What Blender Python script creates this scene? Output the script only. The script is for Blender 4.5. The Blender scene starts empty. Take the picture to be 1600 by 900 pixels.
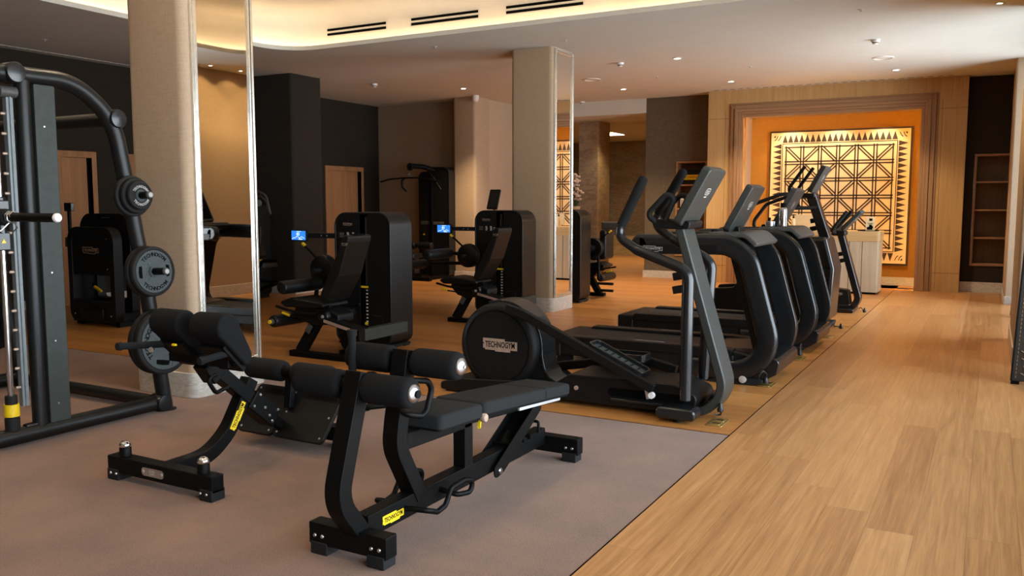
import bpy, bmesh, math, random
from math import pi, sin, cos, tan, atan, atan2, sqrt, radians, hypot
from mathutils import Vector, Matrix
random.seed(7)
scene = bpy.context.scene
COL = scene.collection
V = Vector

# ------------------------------------------------------------------ materials
def nodes_of(name):
    m = bpy.data.materials.new(name); m.use_nodes = True
    nt = m.node_tree; nt.nodes.clear()
    out = nt.nodes.new('ShaderNodeOutputMaterial')
    return m, nt, out
def N(nt, typ, **kw):
    n = nt.nodes.new(typ)
    for k, v in kw.items():
        if k in n.inputs.keys(): n.inputs[k].default_value = v
        else: setattr(n, k, v)
    return n
def principled(nt, out, **kw):
    b = nt.nodes.new('ShaderNodeBsdfPrincipled')
    for k, v in kw.items(): b.inputs[k].default_value = v
    nt.links.new(b.outputs[0], out.inputs[0])
    return b
def ramp(nt, fac, stops):
    r = nt.nodes.new('ShaderNodeValToRGB')
    e = r.color_ramp.elements
    while len(e) < len(stops): e.new(0.5)
    for i, (p, c) in enumerate(stops):
        e[i].position = p; e[i].color = (*c, 1)
    nt.links.new(fac, r.inputs[0]); return r
def mathn(nt, op, a, b=None, c=None):
    n = nt.nodes.new('ShaderNodeMath'); n.operation = op
    for i, x in enumerate((a, b, c)):
        if x is None: continue
        if isinstance(x, (int, float)): n.inputs[i].default_value = x
        else: nt.links.new(x, n.inputs[i])
    return n.outputs[0]
def shade(c, f): return tuple(min(1, x*f) for x in c)

def simple(name, col, rough=0.5, metal=0.0, scale=60, var=0.12, bump=0.0, bscale=None, spec=0.5, coat=0.0, sheen=0.0):
    """base colour with a little procedural mottling and optional grain bump"""
    m, nt, out = nodes_of(name)
    b = principled(nt, out, Roughness=rough, Metallic=metal)
    b.inputs['Specular IOR Level'].default_value = spec
    b.inputs['Coat Weight'].default_value = coat
    if sheen: b.inputs['Sheen Weight'].default_value = sheen
    tc = N(nt, 'ShaderNodeTexCoord')
    nz = N(nt, 'ShaderNodeTexNoise', Scale=scale, Detail=3.0)
    nt.links.new(tc.outputs['Object'], nz.inputs['Vector'])
    r = ramp(nt, nz.outputs['Fac'], [(0.3, shade(col, 1-var)), (0.7, shade(col, 1+var))])
    nt.links.new(r.outputs[0], b.inputs['Base Color'])
    if bump:
        nb = N(nt, 'ShaderNodeTexNoise', Scale=bscale or scale*4, Detail=2.0)
        nt.links.new(tc.outputs['Object'], nb.inputs['Vector'])
        bp = N(nt, 'ShaderNodeBump', Strength=bump, Distance=0.002)
        nt.links.new(nb.outputs['Fac'], bp.inputs['Height'])
        nt.links.new(bp.outputs[0], b.inputs['Normal'])
    return m

def emissive(name, col, strength):
    m, nt, out = nodes_of(name)
    e = N(nt, 'ShaderNodeEmission', Strength=strength); e.inputs[0].default_value = (*col, 1)
    nt.links.new(e.outputs[0], out.inputs[0]); return m

def cloth_wall(name, col, var=0.16, hscale=9, vscale=220, rough=0.85, bump=0.25, vertical=False):
    """woven wall covering: fine horizontal (or vertical) threads"""
    m, nt, out = nodes_of(name)
    b = principled(nt, out, Roughness=rough); b.inputs['Specular IOR Level'].default_value = 0.25
    tc = N(nt, 'ShaderNodeTexCoord'); mp = N(nt, 'ShaderNodeMapping')
    mp.inputs['Scale'].default_value = (vscale, vscale, hscale) if vertical else (hscale, hscale, vscale)
    nt.links.new(tc.outputs['Object'], mp.inputs[0])
    nz = N(nt, 'ShaderNodeTexNoise', Scale=1.0, Detail=4.0); nt.links.new(mp.outputs[0], nz.inputs['Vector'])
    mp2 = N(nt, 'ShaderNodeMapping'); mp2.inputs['Scale'].default_value = (110, 110, 20)
    nt.links.new(tc.outputs['Object'], mp2.inputs[0])
    nz2 = N(nt, 'ShaderNodeTexNoise', Scale=1.0, Detail=2.0); nt.links.new(mp2.outputs[0], nz2.inputs['Vector'])
    mix = mathn(nt, 'ADD', mathn(nt, 'MULTIPLY', nz.outputs['Fac'], 0.6), mathn(nt, 'MULTIPLY', nz2.outputs['Fac'], 0.4))
    r = ramp(nt, mix, [(0.32, shade(col, 1-var)), (0.68, shade(col, 1+var))])
    nt.links.new(r.outputs[0], b.inputs['Base Color'])
    bp = N(nt, 'ShaderNodeBump', Strength=bump, Distance=0.002); nt.links.new(mix, bp.inputs['Height'])
    nt.links.new(bp.outputs[0], b.inputs['Normal'])
    return m

def planks(name, along, width, length, cols, rough=0.34, gap=0.0022, grain=1.0):
    """oak boards running along 'X' or 'Y', every board its own tint and grain"""
    m, nt, out = nodes_of(name)
    b = principled(nt, out, Roughness=rough)
    tc = N(nt, 'ShaderNodeTexCoord'); sp = N(nt, 'ShaderNodeSeparateXYZ')
    nt.links.new(tc.outputs['Object'], sp.inputs[0])
    u, v = (sp.outputs[0], sp.outputs[1]) if along == 'Y' else (sp.outputs[1], sp.outputs[0])
    us = mathn(nt, 'DIVIDE', u, width); row = mathn(nt, 'FLOOR', us)
    wn = N(nt, 'ShaderNodeTexWhiteNoise', noise_dimensions='1D'); nt.links.new(row, wn.inputs['W'])
    vs = mathn(nt, 'ADD', mathn(nt, 'DIVIDE', v, length), mathn(nt, 'MULTIPLY', wn.outputs['Value'], 7.3))
    colm = mathn(nt, 'FLOOR', vs)
    cb = N(nt, 'ShaderNodeCombineXYZ'); nt.links.new(row, cb.inputs[0]); nt.links.new(colm, cb.inputs[1])
    wn2 = N(nt, 'ShaderNodeTexWhiteNoise', noise_dimensions='3D'); nt.links.new(cb.outputs[0], wn2.inputs['Vector'])
    # grain: stretched noise, offset per board
    gv = N(nt, 'ShaderNodeCombineXYZ')
    nt.links.new(mathn(nt, 'ADD', mathn(nt, 'MULTIPLY', u, 34.0), mathn(nt, 'MULTIPLY', wn2.outputs['Value'], 50.0)), gv.inputs[0])
    nt.links.new(mathn(nt, 'MULTIPLY', v, 1.15), gv.inputs[1])
    g1 = N(nt, 'ShaderNodeTexNoise', Scale=1.0, Detail=6.0, Roughness=0.6, Distortion=0.9); nt.links.new(gv.outputs[0], g1.inputs['Vector'])
    gv2 = N(nt, 'ShaderNodeCombineXYZ')
    nt.links.new(mathn(nt, 'ADD', mathn(nt, 'MULTIPLY', u, 170.0), mathn(nt, 'MULTIPLY', wn2.outputs['Value'], 90.0)), gv2.inputs[0])
    nt.links.new(mathn(nt, 'MULTIPLY', v, 3.5), gv2.inputs[1])
    g2 = N(nt, 'ShaderNodeTexNoise', Scale=1.0, Detail=3.0); nt.links.new(gv2.outputs[0], g2.inputs['Vector'])
    t = mathn(nt, 'ADD', mathn(nt, 'MULTIPLY', g1.outputs['Fac'], 0.62*grain), mathn(nt, 'MULTIPLY', g2.outputs['Fac'], 0.26*grain))
    t = mathn(nt, 'ADD', t, mathn(nt, 'MULTIPLY', wn2.outputs['Value'], 0.20))
    t = mathn(nt, 'SUBTRACT', t, 0.04)
    r = ramp(nt, t, [(0.27, cols[0]), (0.5, cols[1]), (0.75, cols[2])])
    # joints
    fu = mathn(nt, 'FRACT', us); fv = mathn(nt, 'FRACT', vs)
    eu = mathn(nt, 'MINIMUM', fu, mathn(nt, 'SUBTRACT', 1.0, fu)); ev = mathn(nt, 'MINIMUM', fv, mathn(nt, 'SUBTRACT', 1.0, fv))
    lu = mathn(nt, 'LESS_THAN', eu, gap/2/width); lv = mathn(nt, 'LESS_THAN', ev, gap/2/length)
    line = mathn(nt, 'MAXIMUM', lu, lv)
    mx = N(nt, 'ShaderNodeMix', data_type='RGBA')
    nt.links.new(mathn(nt, 'MULTIPLY', line, 0.55), mx.inputs['Factor'])
    nt.links.new(r.outputs[0], mx.inputs[6]); mx.inputs[7].default_value = (*shade(cols[0], 0.35), 1)
    nt.links.new(mx.outputs[2], b.inputs['Base Color'])
    rr = mathn(nt, 'ADD', rough-0.06, mathn(nt, 'MULTIPLY', g1.outputs['Fac'], 0.14)); nt.links.new(rr, b.inputs['Roughness'])
    bp = N(nt, 'ShaderNodeBump', Strength=0.12, Distance=0.002); nt.links.new(g2.outputs['Fac'], bp.inputs['Height'])
    nt.links.new(bp.outputs[0], b.inputs['Normal'])
    return m

def oak(name, cols, axis='Z', rough=0.5, fine=150.0):
    """veneer with the grain running along one axis"""
    m, nt, out = nodes_of(name)
    b = principled(nt, out, Roughness=rough); b.inputs['Specular IOR Level'].default_value = 0.3
    tc = N(nt, 'ShaderNodeTexCoord'); mp = N(nt, 'ShaderNodeMapping')
    s = {'X': (2.5, fine, fine), 'Y': (fine, 2.5, fine), 'Z': (fine, fine, 2.5)}[axis]
    mp.inputs['Scale'].default_value = s; nt.links.new(tc.outputs['Object'], mp.inputs[0])
    n1 = N(nt, 'ShaderNodeTexNoise', Scale=1.0, Detail=4.0, Distortion=0.6); nt.links.new(mp.outputs[0], n1.inputs['Vector'])
    mp2 = N(nt, 'ShaderNodeMapping'); mp2.inputs['Scale'].default_value = tuple(x*0.09 if x == fine else 0.5 for x in s)
    nt.links.new(tc.outputs['Object'], mp2.inputs[0])
    n2 = N(nt, 'ShaderNodeTexNoise', Scale=1.0, Detail=3.0, Distortion=1.2); nt.links.new(mp2.outputs[0], n2.inputs['Vector'])
    t = mathn(nt, 'ADD', mathn(nt, 'MULTIPLY', n1.outputs['Fac'], 0.5), mathn(nt, 'MULTIPLY', n2.outputs['Fac'], 0.5))
    r = ramp(nt, t, [(0.3, cols[0]), (0.5, cols[1]), (0.7, cols[2])]); nt.links.new(r.outputs[0], b.inputs['Base Color'])
    bp = N(nt, 'ShaderNodeBump', Strength=0.15, Distance=0.002); nt.links.new(n1.outputs['Fac'], bp.inputs['Height'])
    nt.links.new(bp.outputs[0], b.inputs['Normal'])
    return m

def marble(name, base, vein, scale=3.0, rough=0.3, amount=0.5):
    m, nt, out = nodes_of(name)
    b = principled(nt, out, Roughness=rough)
    tc = N(nt, 'ShaderNodeTexCoord'); mp = N(nt, 'ShaderNodeMapping'); mp.inputs['Rotation'].default_value = (0.5, 0.9, 0.4)
    mp.inputs['Scale'].default_value = (1.0, 1.0, 3.0)
    nt.links.new(tc.outputs['Object'], mp.inputs[0])
    n1 = N(nt, 'ShaderNodeTexNoise', Scale=scale, Detail=8.0, Roughness=0.65, Distortion=1.6); nt.links.new(mp.outputs[0], n1.inputs['Vector'])
    r = ramp(nt, n1.outputs['Fac'], [(0.35, base), (0.47, shade(base, 0.9)), (0.5, tuple(base[i]*(1-amount)+vein[i]*amount for i in range(3))), (0.56, base)])
    nt.links.new(r.outputs[0], b.inputs['Base Color']); return m

def carpet_mat(name, col):
    m, nt, out = nodes_of(name)
    b = principled(nt, out, Roughness=0.95); b.inputs['Specular IOR Level'].default_value = 0.1
    b.inputs['Sheen Weight'].default_value = 0.15
    tc = N(nt, 'ShaderNodeTexCoord')
    n1 = N(nt, 'ShaderNodeTexNoise', Scale=190.0, Detail=3.0); nt.links.new(tc.outputs['Object'], n1.inputs['Vector'])
    n2 = N(nt, 'ShaderNodeTexNoise', Scale=2.4, Detail=5.0); nt.links.new(tc.outputs['Object'], n2.inputs['Vector'])
    t = mathn(nt, 'ADD', mathn(nt, 'MULTIPLY', n1.outputs['Fac'], 0.6), mathn(nt, 'MULTIPLY', n2.outputs['Fac'], 0.4))
    r = ramp(nt, t, [(0.32, shade(col, 0.62)), (0.68, shade(col, 1.38))]); nt.links.new(r.outputs[0], b.inputs['Base Color'])
    bp = N(nt, 'ShaderNodeBump', Strength=0.5, Distance=0.003); nt.links.new(n1.outputs['Fac'], bp.inputs['Height'])
    nt.links.new(bp.outputs[0], b.inputs['Normal']); return m

M = {}
M['black'] = simple('black powder coated steel', (0.0026, 0.0026, 0.0025), rough=0.45, bump=0.25, bscale=700, scale=30, spec=0.11)
M['frame'] = simple('dark grey enamelled steel', (0.0075, 0.0078, 0.0078), rough=0.36, bump=0.2, bscale=600, scale=20, spec=0.32)
M['post'] = simple('graphite enamelled steel panel', (0.030, 0.036, 0.032), spec=0.3, rough=0.5, bump=0.3, bscale=500, scale=20)
M['plastic'] = simple('black moulded plastic', (0.0045, 0.0045, 0.0045), rough=0.44, bump=0.12, bscale=900, scale=30, spec=0.25)
M['gloss'] = simple('satin anthracite plastic', (0.007, 0.008, 0.009), rough=0.26, scale=20, coat=0.08, spec=0.5)
M['grey'] = simple('grey textured plastic', (0.055, 0.054, 0.05), rough=0.5, bump=0.25, bscale=700)
M['shell'] = simple('black fibre shell', (0.0048, 0.0046, 0.0044), rough=0.5, spec=0.22, bump=0.35, bscale=450, scale=60)
M['towerrim'] = simple('satin black tower rim', (0.006, 0.0057, 0.0054), rough=0.34, scale=20, spec=0.3)
M['rim'] = simple('dark bronze tinted rim', (0.03, 0.027, 0.024), rough=0.3, scale=20)
M['pad'] = simple('charcoal woven upholstery', (0.0085, 0.0086, 0.009), rough=0.9, spec=0.1, bump=0.5, bscale=900, scale=260, var=0.25, sheen=0.0)
M['padb'] = simple('slate upholstery', (0.0150, 0.0155, 0.0158), rough=0.85, spec=0.15, bump=0.4, bscale=900, scale=260, var=0.2, sheen=0.0)
M['foam'] = simple('black foam grip', (0.0075, 0.0076, 0.0079), rough=0.9, spec=0.2, bump=0.5, bscale=800, scale=300, var=0.2)
M['leather'] = simple('black synthetic leather', (0.006, 0.0056, 0.0052), rough=0.42, spec=0.25, bump=0.3, bscale=600)
M['rubber'] = simple('black rubber', (0.007, 0.007, 0.0072), rough=0.72, spec=0.3, bump=0.3, bscale=400)
M['plate'] = simple('blue grey rubber', (0.036, 0.047, 0.050), rough=0.62, bump=0.4, bscale=600, scale=90, var=0.2)
M['chrome'] = simple('polished chrome', (0.72, 0.72, 0.72), rough=0.12, metal=1.0, scale=15, var=0.04)
M['alu'] = simple('brushed aluminium', (0.62, 0.64, 0.66), rough=0.28, metal=1.0, scale=15, var=0.06)
M['console'] = simple('grey green textured plastic', (0.030, 0.033, 0.030), rough=0.42, bump=0.3, bscale=700, scale=40)
M['rack'] = simple('blue grey painted rack', (0.14, 0.165, 0.175), rough=0.4, scale=25)
M['alulight'] = simple('anodised aluminium rail', (0.75, 0.8, 0.82), rough=0.38, metal=0.7, scale=20, var=0.05)
M['whitecap'] = simple('white plastic cap', (0.75, 0.75, 0.74), rough=0.4)
M['yellow'] = simple('yellow plastic', (0.75, 0.52, 0.01), rough=0.4)
M['ink'] = simple('black printing ink', (0.004, 0.004, 0.004), rough=0.7, spec=0.08)
M['tan'] = simple('pale bronze plaque', (0.42, 0.31, 0.24), rough=0.4, metal=0.35, scale=40)
M['greyprint'] = simple('grey printing ink', (0.36, 0.34, 0.32), rough=0.6)
M['whiteprint'] = simple('white printing ink', (0.7, 0.7, 0.68), rough=0.6)
M['belt'] = simple('treadmill running belt', (0.017, 0.0165, 0.016), rough=0.62, spec=0.3, bump=0.3, bscale=300, scale=200, var=0.3)
M['redgrey'] = simple('motor cover with painted reflection', (0.075, 0.042, 0.033), rough=0.45, scale=30)
M['brass'] = simple('satin brass', (0.62, 0.45, 0.16), rough=0.34, metal=0.9, scale=30)
M['beige'] = cloth_wall('beige linen wallcovering', (0.48, 0.355, 0.245), var=0.1)
M['beigewarm'] = cloth_wall('sand linen wallcovering', (0.43, 0.315, 0.21), var=0.1)
M['gold'] = cloth_wall('golden linen wallcovering', (0.34, 0.165, 0.030), var=0.12)
M['taupe'] = cloth_wall('taupe linen wallcovering', (0.30, 0.215, 0.14), var=0.12)
M['dark'] = cloth_wall('dark brown grasscloth', (0.024, 0.018, 0.0125), var=0.3)
M['brown'] = cloth_wall('brown grasscloth', (0.115, 0.090, 0.060), var=0.3)
M['ceil'] = simple('matt ceiling paint', (0.60, 0.60, 0.55), rough=0.9, scale=3, var=0.02, spec=0.2)
M['ceilup'] = simple('cream ceiling paint', (0.70, 0.64, 0.55), rough=0.9, scale=3, var=0.02, spec=0.2)
M['marble'] = marble('pale grey marble', (0.60, 0.57, 0.52), (0.26, 0.24, 0.21), scale=5.0)
M['marbleb'] = marble('brown marble', (0.32, 0.255, 0.185), (0.17, 0.125, 0.085), scale=1.6, rough=0.35, amount=0.8)
M['marbleg'] = marble('honey and lit brown marble', (0.50, 0.36, 0.19), (0.25, 0.16, 0.07), scale=1.3, rough=0.3, amount=0.6)
M['oakwall'] = oak('limed oak veneer', [(0.37, 0.225, 0.090), (0.48, 0.305, 0.128), (0.55, 0.365, 0.165)], 'Z')
M['oaktrim'] = oak('stained oak moulding', [(0.23, 0.125, 0.06), (0.32, 0.185, 0.095), (0.40, 0.245, 0.135)], 'Z')
M['oaktrimx'] = oak('stained oak lintel moulding', [(0.23, 0.125, 0.06), (0.32, 0.185, 0.095), (0.40, 0.245, 0.135)], 'X')
M['oakdoor'] = oak('red oak door veneer', [(0.26, 0.115, 0.045), (0.36, 0.17, 0.07), (0.44, 0.22, 0.10)], 'Z')
M['oakshelf'] = oak('oak shelf boards', [(0.22, 0.11, 0.05), (0.30, 0.16, 0.075), (0.37, 0.21, 0.105)], 'X')
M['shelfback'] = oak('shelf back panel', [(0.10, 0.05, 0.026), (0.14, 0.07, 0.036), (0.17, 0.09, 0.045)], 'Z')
M['desk'] = oak('pale ash desk veneer', [(0.36, 0.29, 0.19), (0.44, 0.36, 0.245), (0.50, 0.41, 0.29)], 'Z')
M['desktop'] = oak('honey oak counter', [(0.40, 0.25, 0.11), (0.50, 0.33, 0.15), (0.57, 0.39, 0.19)], 'X')
M['floor_y'] = planks('oak floor boards lengthwise', 'Y', 0.205, 2.1, [(0.23, 0.095, 0.029), (0.385, 0.183, 0.062), (0.53, 0.28, 0.108)])
M['floor_x'] = planks('oak floor boards crosswise', 'X', 0.16, 1.5, [(0.24, 0.092, 0.023), (0.40, 0.172, 0.045), (0.53, 0.255, 0.075)])
M['carpet'] = carpet_mat('mauve brown loop carpet', (0.170, 0.090, 0.052))
M['mirror'] = simple('silvered mirror glass', (0.86, 0.86, 0.84), rough=0.012, metal=1.0, scale=3, var=0.01)
M['mframe'] = simple('polished silver mirror frame', (0.85, 0.83, 0.76), rough=0.2, metal=0.85, scale=20, var=0.05)
M['artcream'] = simple('cream carved panel', (0.80, 0.62, 0.36), rough=0.65, bump=0.4, bscale=120, scale=40, var=0.06)
M['artdark'] = simple('dark brown inlay', (0.045, 0.022, 0.012), rough=0.6)
M['slot'] = simple('shadow black metal', (0.003, 0.003, 0.003), rough=0.8, spec=0.03)
M['white'] = simple('white enamel', (0.72, 0.70, 0.66), rough=0.45, var=0.03)
M['woven'] = simple('dark woven leather', (0.028, 0.021, 0.015), rough=0.6, bump=0.6, bscale=120, scale=60, var=0.4)
M['stitch'] = simple('tan leather thread', (0.26, 0.185, 0.11), rough=0.7)
M['frosted'] = simple('pale beige plastic', (0.55, 0.42, 0.25), rough=0.5)
M['steelbottle'] = simple('brushed steel bottle', (0.6, 0.6, 0.6), rough=0.2, metal=1.0, scale=20)
M['flower'] = simple('pale pink petals', (0.62, 0.45, 0.36), rough=0.7, scale=30)
M['leaf'] = simple('green leaves', (0.06, 0.11, 0.03), rough=0.6)
M['cord'] = simple('black cable sheath', (0.012, 0.012, 0.012), rough=0.5)
M['winframe'] = simple('bronze window frame', (0.05, 0.04, 0.03), rough=0.4)
M['L_cove'] = emissive('warm cove light', (1.0, 0.72, 0.43), 17.0)
M['L_niche'] = emissive('amber niche light', (1.0, 0.52, 0.10), 44.0)
M['L_down'] = emissive('downlight lens', (1.0, 0.86, 0.66), 14.0)
M['L_lobby'] = emissive('lobby light panel', (1.0, 0.80, 0.5), 7.0)
M['L_screen'] = emissive('lit blue screen', (0.03, 0.20, 0.75), 1.1)
M['L_screentext'] = emissive('lit white screen lettering', (0.75, 0.9, 1.0), 1.3)

def glass_mat():
    m, nt, out = nodes_of('window glass')
    t = N(nt, 'ShaderNodeBsdfTransparent'); g = N(nt, 'ShaderNodeBsdfGlossy', Roughness=0.02)
    fr = N(nt, 'ShaderNodeFresnel', IOR=1.25); mx = N(nt, 'ShaderNodeMixShader')
    nt.links.new(fr.outputs[0], mx.inputs[0]); nt.links.new(t.outputs[0], mx.inputs[1]); nt.links.new(g.outputs[0], mx.inputs[2])
    nt.links.new(mx.outputs[0], out.inputs[0]); return m
M['glass'] = glass_mat()

# ------------------------------------------------------------------ mesh building
def fillet(pts, r, n=8, closed=False):
    """round the corners of a polyline"""
    pts = [V(p) for p in pts]; L = len(pts); outp = []
    rr = r if isinstance(r, (list, tuple)) else [r]*L
    for i, p in enumerate(pts):
        if not closed and i in (0, L-1): outp.append(p.copy()); continue
        a, b = pts[i-1], pts[(i+1) % L]
        da, db = (a-p), (b-p); la, lb = da.length, db.length
        if la < 1e-6 or lb < 1e-6: outp.append(p.copy()); continue
        da.normalize(); db.normalize()
        ang = da.angle(db)
        if ang > pi-0.03 or rr[i] <= 1e-5: outp.append(p.copy()); continue
        t = min(rr[i]/tan(ang/2), la*0.48, lb*0.48)
        p0, p1 = p+da*t, p+db*t
        for k in range(n+1):
            s = k/n
            # quadratic blend close to an arc
            w = cos(ang/2)*0+sin(ang/2); w = max(0.2, w)
            num = p0*(1-s)**2 + p*(2*w*s*(1-s)) + p1*s*s
            outp.append(num/((1-s)**2+2*w*s*(1-s)+s*s))
    return outp

class MB:
    def __init__(s): s.bm = bmesh.new()
    def _add(s, verts, faces):
        vs = [s.bm.verts.new(v) for v in verts]
        for f in faces:
            try: s.bm.faces.new([vs[i] for i in f])
            except ValueError: pass
        return s
    def box(s, c, size, rot=None):
        hx, hy, hz = (x/2 for x in size); c = V(c)
        vs = [V((x, y, z)) for x in (-hx, hx) for y in (-hy, hy) for z in (-hz, hz)]
        if rot is not None: vs = [rot @ v for v in vs]
        return s._add([c+v for v in vs], [(0,1,3,2), (4,6,7,5), (0,4,5,1), (2,3,7,6), (0,2,6,4), (1,5,7,3)])
    def span(s, a, b):
        a, b = V(a), V(b); return s.box((a+b)/2, (abs(b.x-a.x), abs(b.y-a.y), abs(b.z-a.z)))
    def bar(s, p0, p1, w, h, side=(1,0,0)):
        """rectangular bar p0->p1; w across 'side', h across the other way"""
        p0, p1 = V(p0), V(p1); t = (p1-p0).normalized(); sd = V(side); sd = (sd - t*sd.dot(t)).normalized(); n = t.cross(sd)
        vs = [p + sd*(x*w/2) + n*(y*h/2) for p in (p0, p1) for x, y in ((-1,-1), (1,-1), (1,1), (-1,1))]
        return s._add(vs, [(3,2,1,0), (4,5,6,7), (0,1,5,4), (1,2,6,5), (2,3,7,6), (3,0,4,7)])
    def sweep(s, pts, section, side, closed=False, scales=None):
        """sweep a 2d section (a along side, b along side x tangent) along a path, side kept constant"""
        pts = [V(p) for p in pts]; n = len(pts); sd0 = V(side).normalized(); rings = []
        for i, p in enumerate(pts):
            if closed: t = (pts[(i+1) % n]-pts[i-1])
            else: t = pts[min(i+1, n-1)]-pts[max(i-1, 0)]
            t.normalize(); sd = (sd0 - t*sd0.dot(t)).normalized(); nn = t.cross(sd)
            k = scales[i] if scales else 1.0
            rings.append([s.bm.verts.new(p + sd*(a*k) + nn*(b*k)) for a, b in section])
        m = len(section)
        for i in range(n if closed else n-1):
            A, B = rings[i], rings[(i+1) % n]
            for j in range(m):
                try: s.bm.faces.new((A[j], A[(j+1) % m], B[(j+1) % m], B[j]))
                except ValueError: pass
        if not closed:
            s.bm.faces.new(rings[0][::-1]); s.bm.faces.new(rings[-1])
        return s
    def rectpath(s, pts, w, h, side, r=0.0, n=8):
        return s.sweep(fillet(pts, r, n) if r else pts, [(-w/2,-h/2), (w/2,-h/2), (w/2,h/2), (-w/2,h/2)], side)
    def tube(s, pts, r, rad=0.0, seg=14, n=8, closed=False, r_end=None):
        pts = fillet(pts, rad, n, closed) if rad else [V(p) for p in pts]
        # parallel transport frame
        N_ = len(pts); T = []
        for i in range(N_):
            t = (pts[(i+1) % N_]-pts[i-1]) if closed else (pts[min(i+1, N_-1)]-pts[max(i-1, 0)])
            T.append(t.normalized())
        ref = V((0,0,1)) if abs(T[0].z) < 0.9 else V((1,0,0))
        u = (ref - T[0]*ref.dot(T[0])).normalized(); rings = []
        for i, p in enumerate(pts):
            u = (u - T[i]*u.dot(T[i])).normalized(); w = T[i].cross(u)
            rr = r if r_end is None else r + (r_end-r)*i/(N_-1)
            rings.append([s.bm.verts.new(p + u*(rr*cos(2*pi*k/seg)) + w*(rr*sin(2*pi*k/seg))) for k in range(seg)])
        for i in range(N_ if closed else N_-1):
            A, B = rings[i], rings[(i+1) % N_]
            for j in range(seg): s.bm.faces.new((A[j], A[(j+1) % seg], B[(j+1) % seg], B[j]))
        if not closed:
            s.bm.faces.new(rings[0][::-1]); s.bm.faces.new(rings[-1])
        return s
    def cyl(s, p0, p1, r, seg=24, r2=None):
        return s.tube([p0, p1], r, seg=seg, r_end=r2)
    def lathe(s, prof, p0, axis, seg=32):
        """prof = [(radius, height along axis)], closed at both ends if the radius there is 0"""
        p0 = V(p0); a = V(axis).normalized(); ref = V((0,0,1)) if abs(a.z) < 0.9 else V((1,0,0))
        u = (ref - a*ref.dot(a)).normalized(); w = a.cross(u); rings = []
        for r, h in prof:
            if r < 1e-6: rings.append([s.bm.verts.new(p0+a*h)])
            else: rings.append([s.bm.verts.new(p0 + a*h + u*(r*cos(2*pi*k/seg)) + w*(r*sin(2*pi*k/seg))) for k in range(seg)])
        for A, B in zip(rings, rings[1:]):
            for j in range(seg):
                k = (j+1) % seg
                if len(A) == 1 and len(B) == 1: continue
                if len(A) == 1: f = (A[0], B[k], B[j])
                elif len(B) == 1: f = (A[j], A[k], B[0])
                else: f = (A[j], A[k], B[k], B[j])
                s.bm.faces.new(f)
        if len(rings[0]) > 1: s.bm.faces.new(rings[0][::-1])
        if len(rings[-1]) > 1: s.bm.faces.new(rings[-1])
        return s
    def prism(s, poly, o, u, v, d0, d1, chamfer=0.0):
        """polygon in the plane (o,u,v), extruded along u x v from d0 to d1; chamfer rounds the d1 edge"""
        o, u, v = V(o), V(u), V(v); n = u.cross(v).normalized()
        pts = [o+u*a+v*b for a, b in poly]; m = len(pts)
        layers = [(d0, 0)]
        if chamfer:
            for k in (0, 1, 2, 3):
                t = k/3*pi/2; layers.append((d1-chamfer*(1-sin(t)) if d1 > d0 else d1+chamfer*(1-sin(t)), chamfer*(1-cos(t))))
        else: layers.append((d1, 0))
        rings = []
        for d, ins in layers:
            if ins:
                q = inset2d(poly, ins); ring = [o+u*a+v*b+n*d for a, b in q]
            else: ring = [p+n*d for p in pts]
            rings.append([s.bm.verts.new(p) for p in ring])
        for A, B in zip(rings, rings[1:]):
            for j in range(m):
                k = (j+1) % m
                s.bm.faces.new((A[j], A[k], B[k], B[j]))
        s.bm.faces.new(rings[0][::-1]); s.bm.faces.new(rings[-1])
        return s
    def ringprism(s, outer, inner, o, u, v, d0, d1):
        """frame: outer minus inner polygon (same number of points), extruded"""
        o, u, v = V(o), V(u), V(v); n = u.cross(v).normalized(); m = len(outer)
        R = [[s.bm.verts.new(o+u*a+v*b+n*d) for a, b in P] for P in (outer, inner) for d in (d0, d1)]
        o0, o1, i0, i1 = R
        for j in range(m):
            k = (j+1) % m
            for q in ((o0[j], o0[k], o1[k], o1[j]), (i0[k], i0[j], i1[j], i1[k]), (o1[j], o1[k], i1[k], i1[j]), (o0[k], o0[j], i0[j], i0[k])):
                s.bm.faces.new(q)
        return s
    def ball(s, c, r, seg=16):
        prof = [(r*sin(pi*k/8), -r*cos(pi*k/8)) for k in range(9)]; prof[0] = (0, -r); prof[-1] = (0, r)
        return s.lathe(prof, c, (0,0,1), seg)
    def text(s, txt, o, u, v, height, depth=0.001, width=None, align='CENTER', bold=0.0):
        """flat lettering standing on the plane (o,u,v); centred at o"""
        me = letters(txt, bold)
        xs = [p.x for p in me[0]]; ys = [p.y for p in me[0]]
        if not xs: return s
        w = max(xs)-min(xs); h = max(ys)-min(ys); k = height/h
        kx = width/w if width else k
        o, u, v = V(o), V(u).normalized(), V(v).normalized(); n = u.cross(v)
        cx = (max(xs)+min(xs))/2 if align == 'CENTER' else min(xs); cy = (max(ys)+min(ys))/2
        return s._add([o + u*((p.x-cx)*kx) + v*((p.y-cy)*k) + n*(depth if p.z > 0 else 0) for p in me[0]], me[1])
    def build(s, name, mat, parent=None, bevel=0.0, seg=2, angle=38, label=None):
        bm = s.bm
        bmesh.ops.remove_doubles(bm, verts=bm.verts, dist=1e-6)
        bmesh.ops.recalc_face_normals(bm, faces=bm.faces)
        off = V((0,0,0))
        if parent is not None: off = world_loc(parent)
        for f in bm.faces: f.smooth = True
        for e in bm.edges:
            if len(e.link_faces) == 2 and e.calc_face_angle(0) > radians(angle): e.smooth = False
        me = bpy.data.meshes.new(name)
        if parent is None and bm.verts:      # origin at the base centre of the thing
            xs = [v.co.x for v in bm.verts]; ys = [v.co.y for v in bm.verts]; zs = [v.co.z for v in bm.verts]
            off = V(((min(xs)+max(xs))/2, (min(ys)+max(ys))/2, min(zs)))
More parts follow.
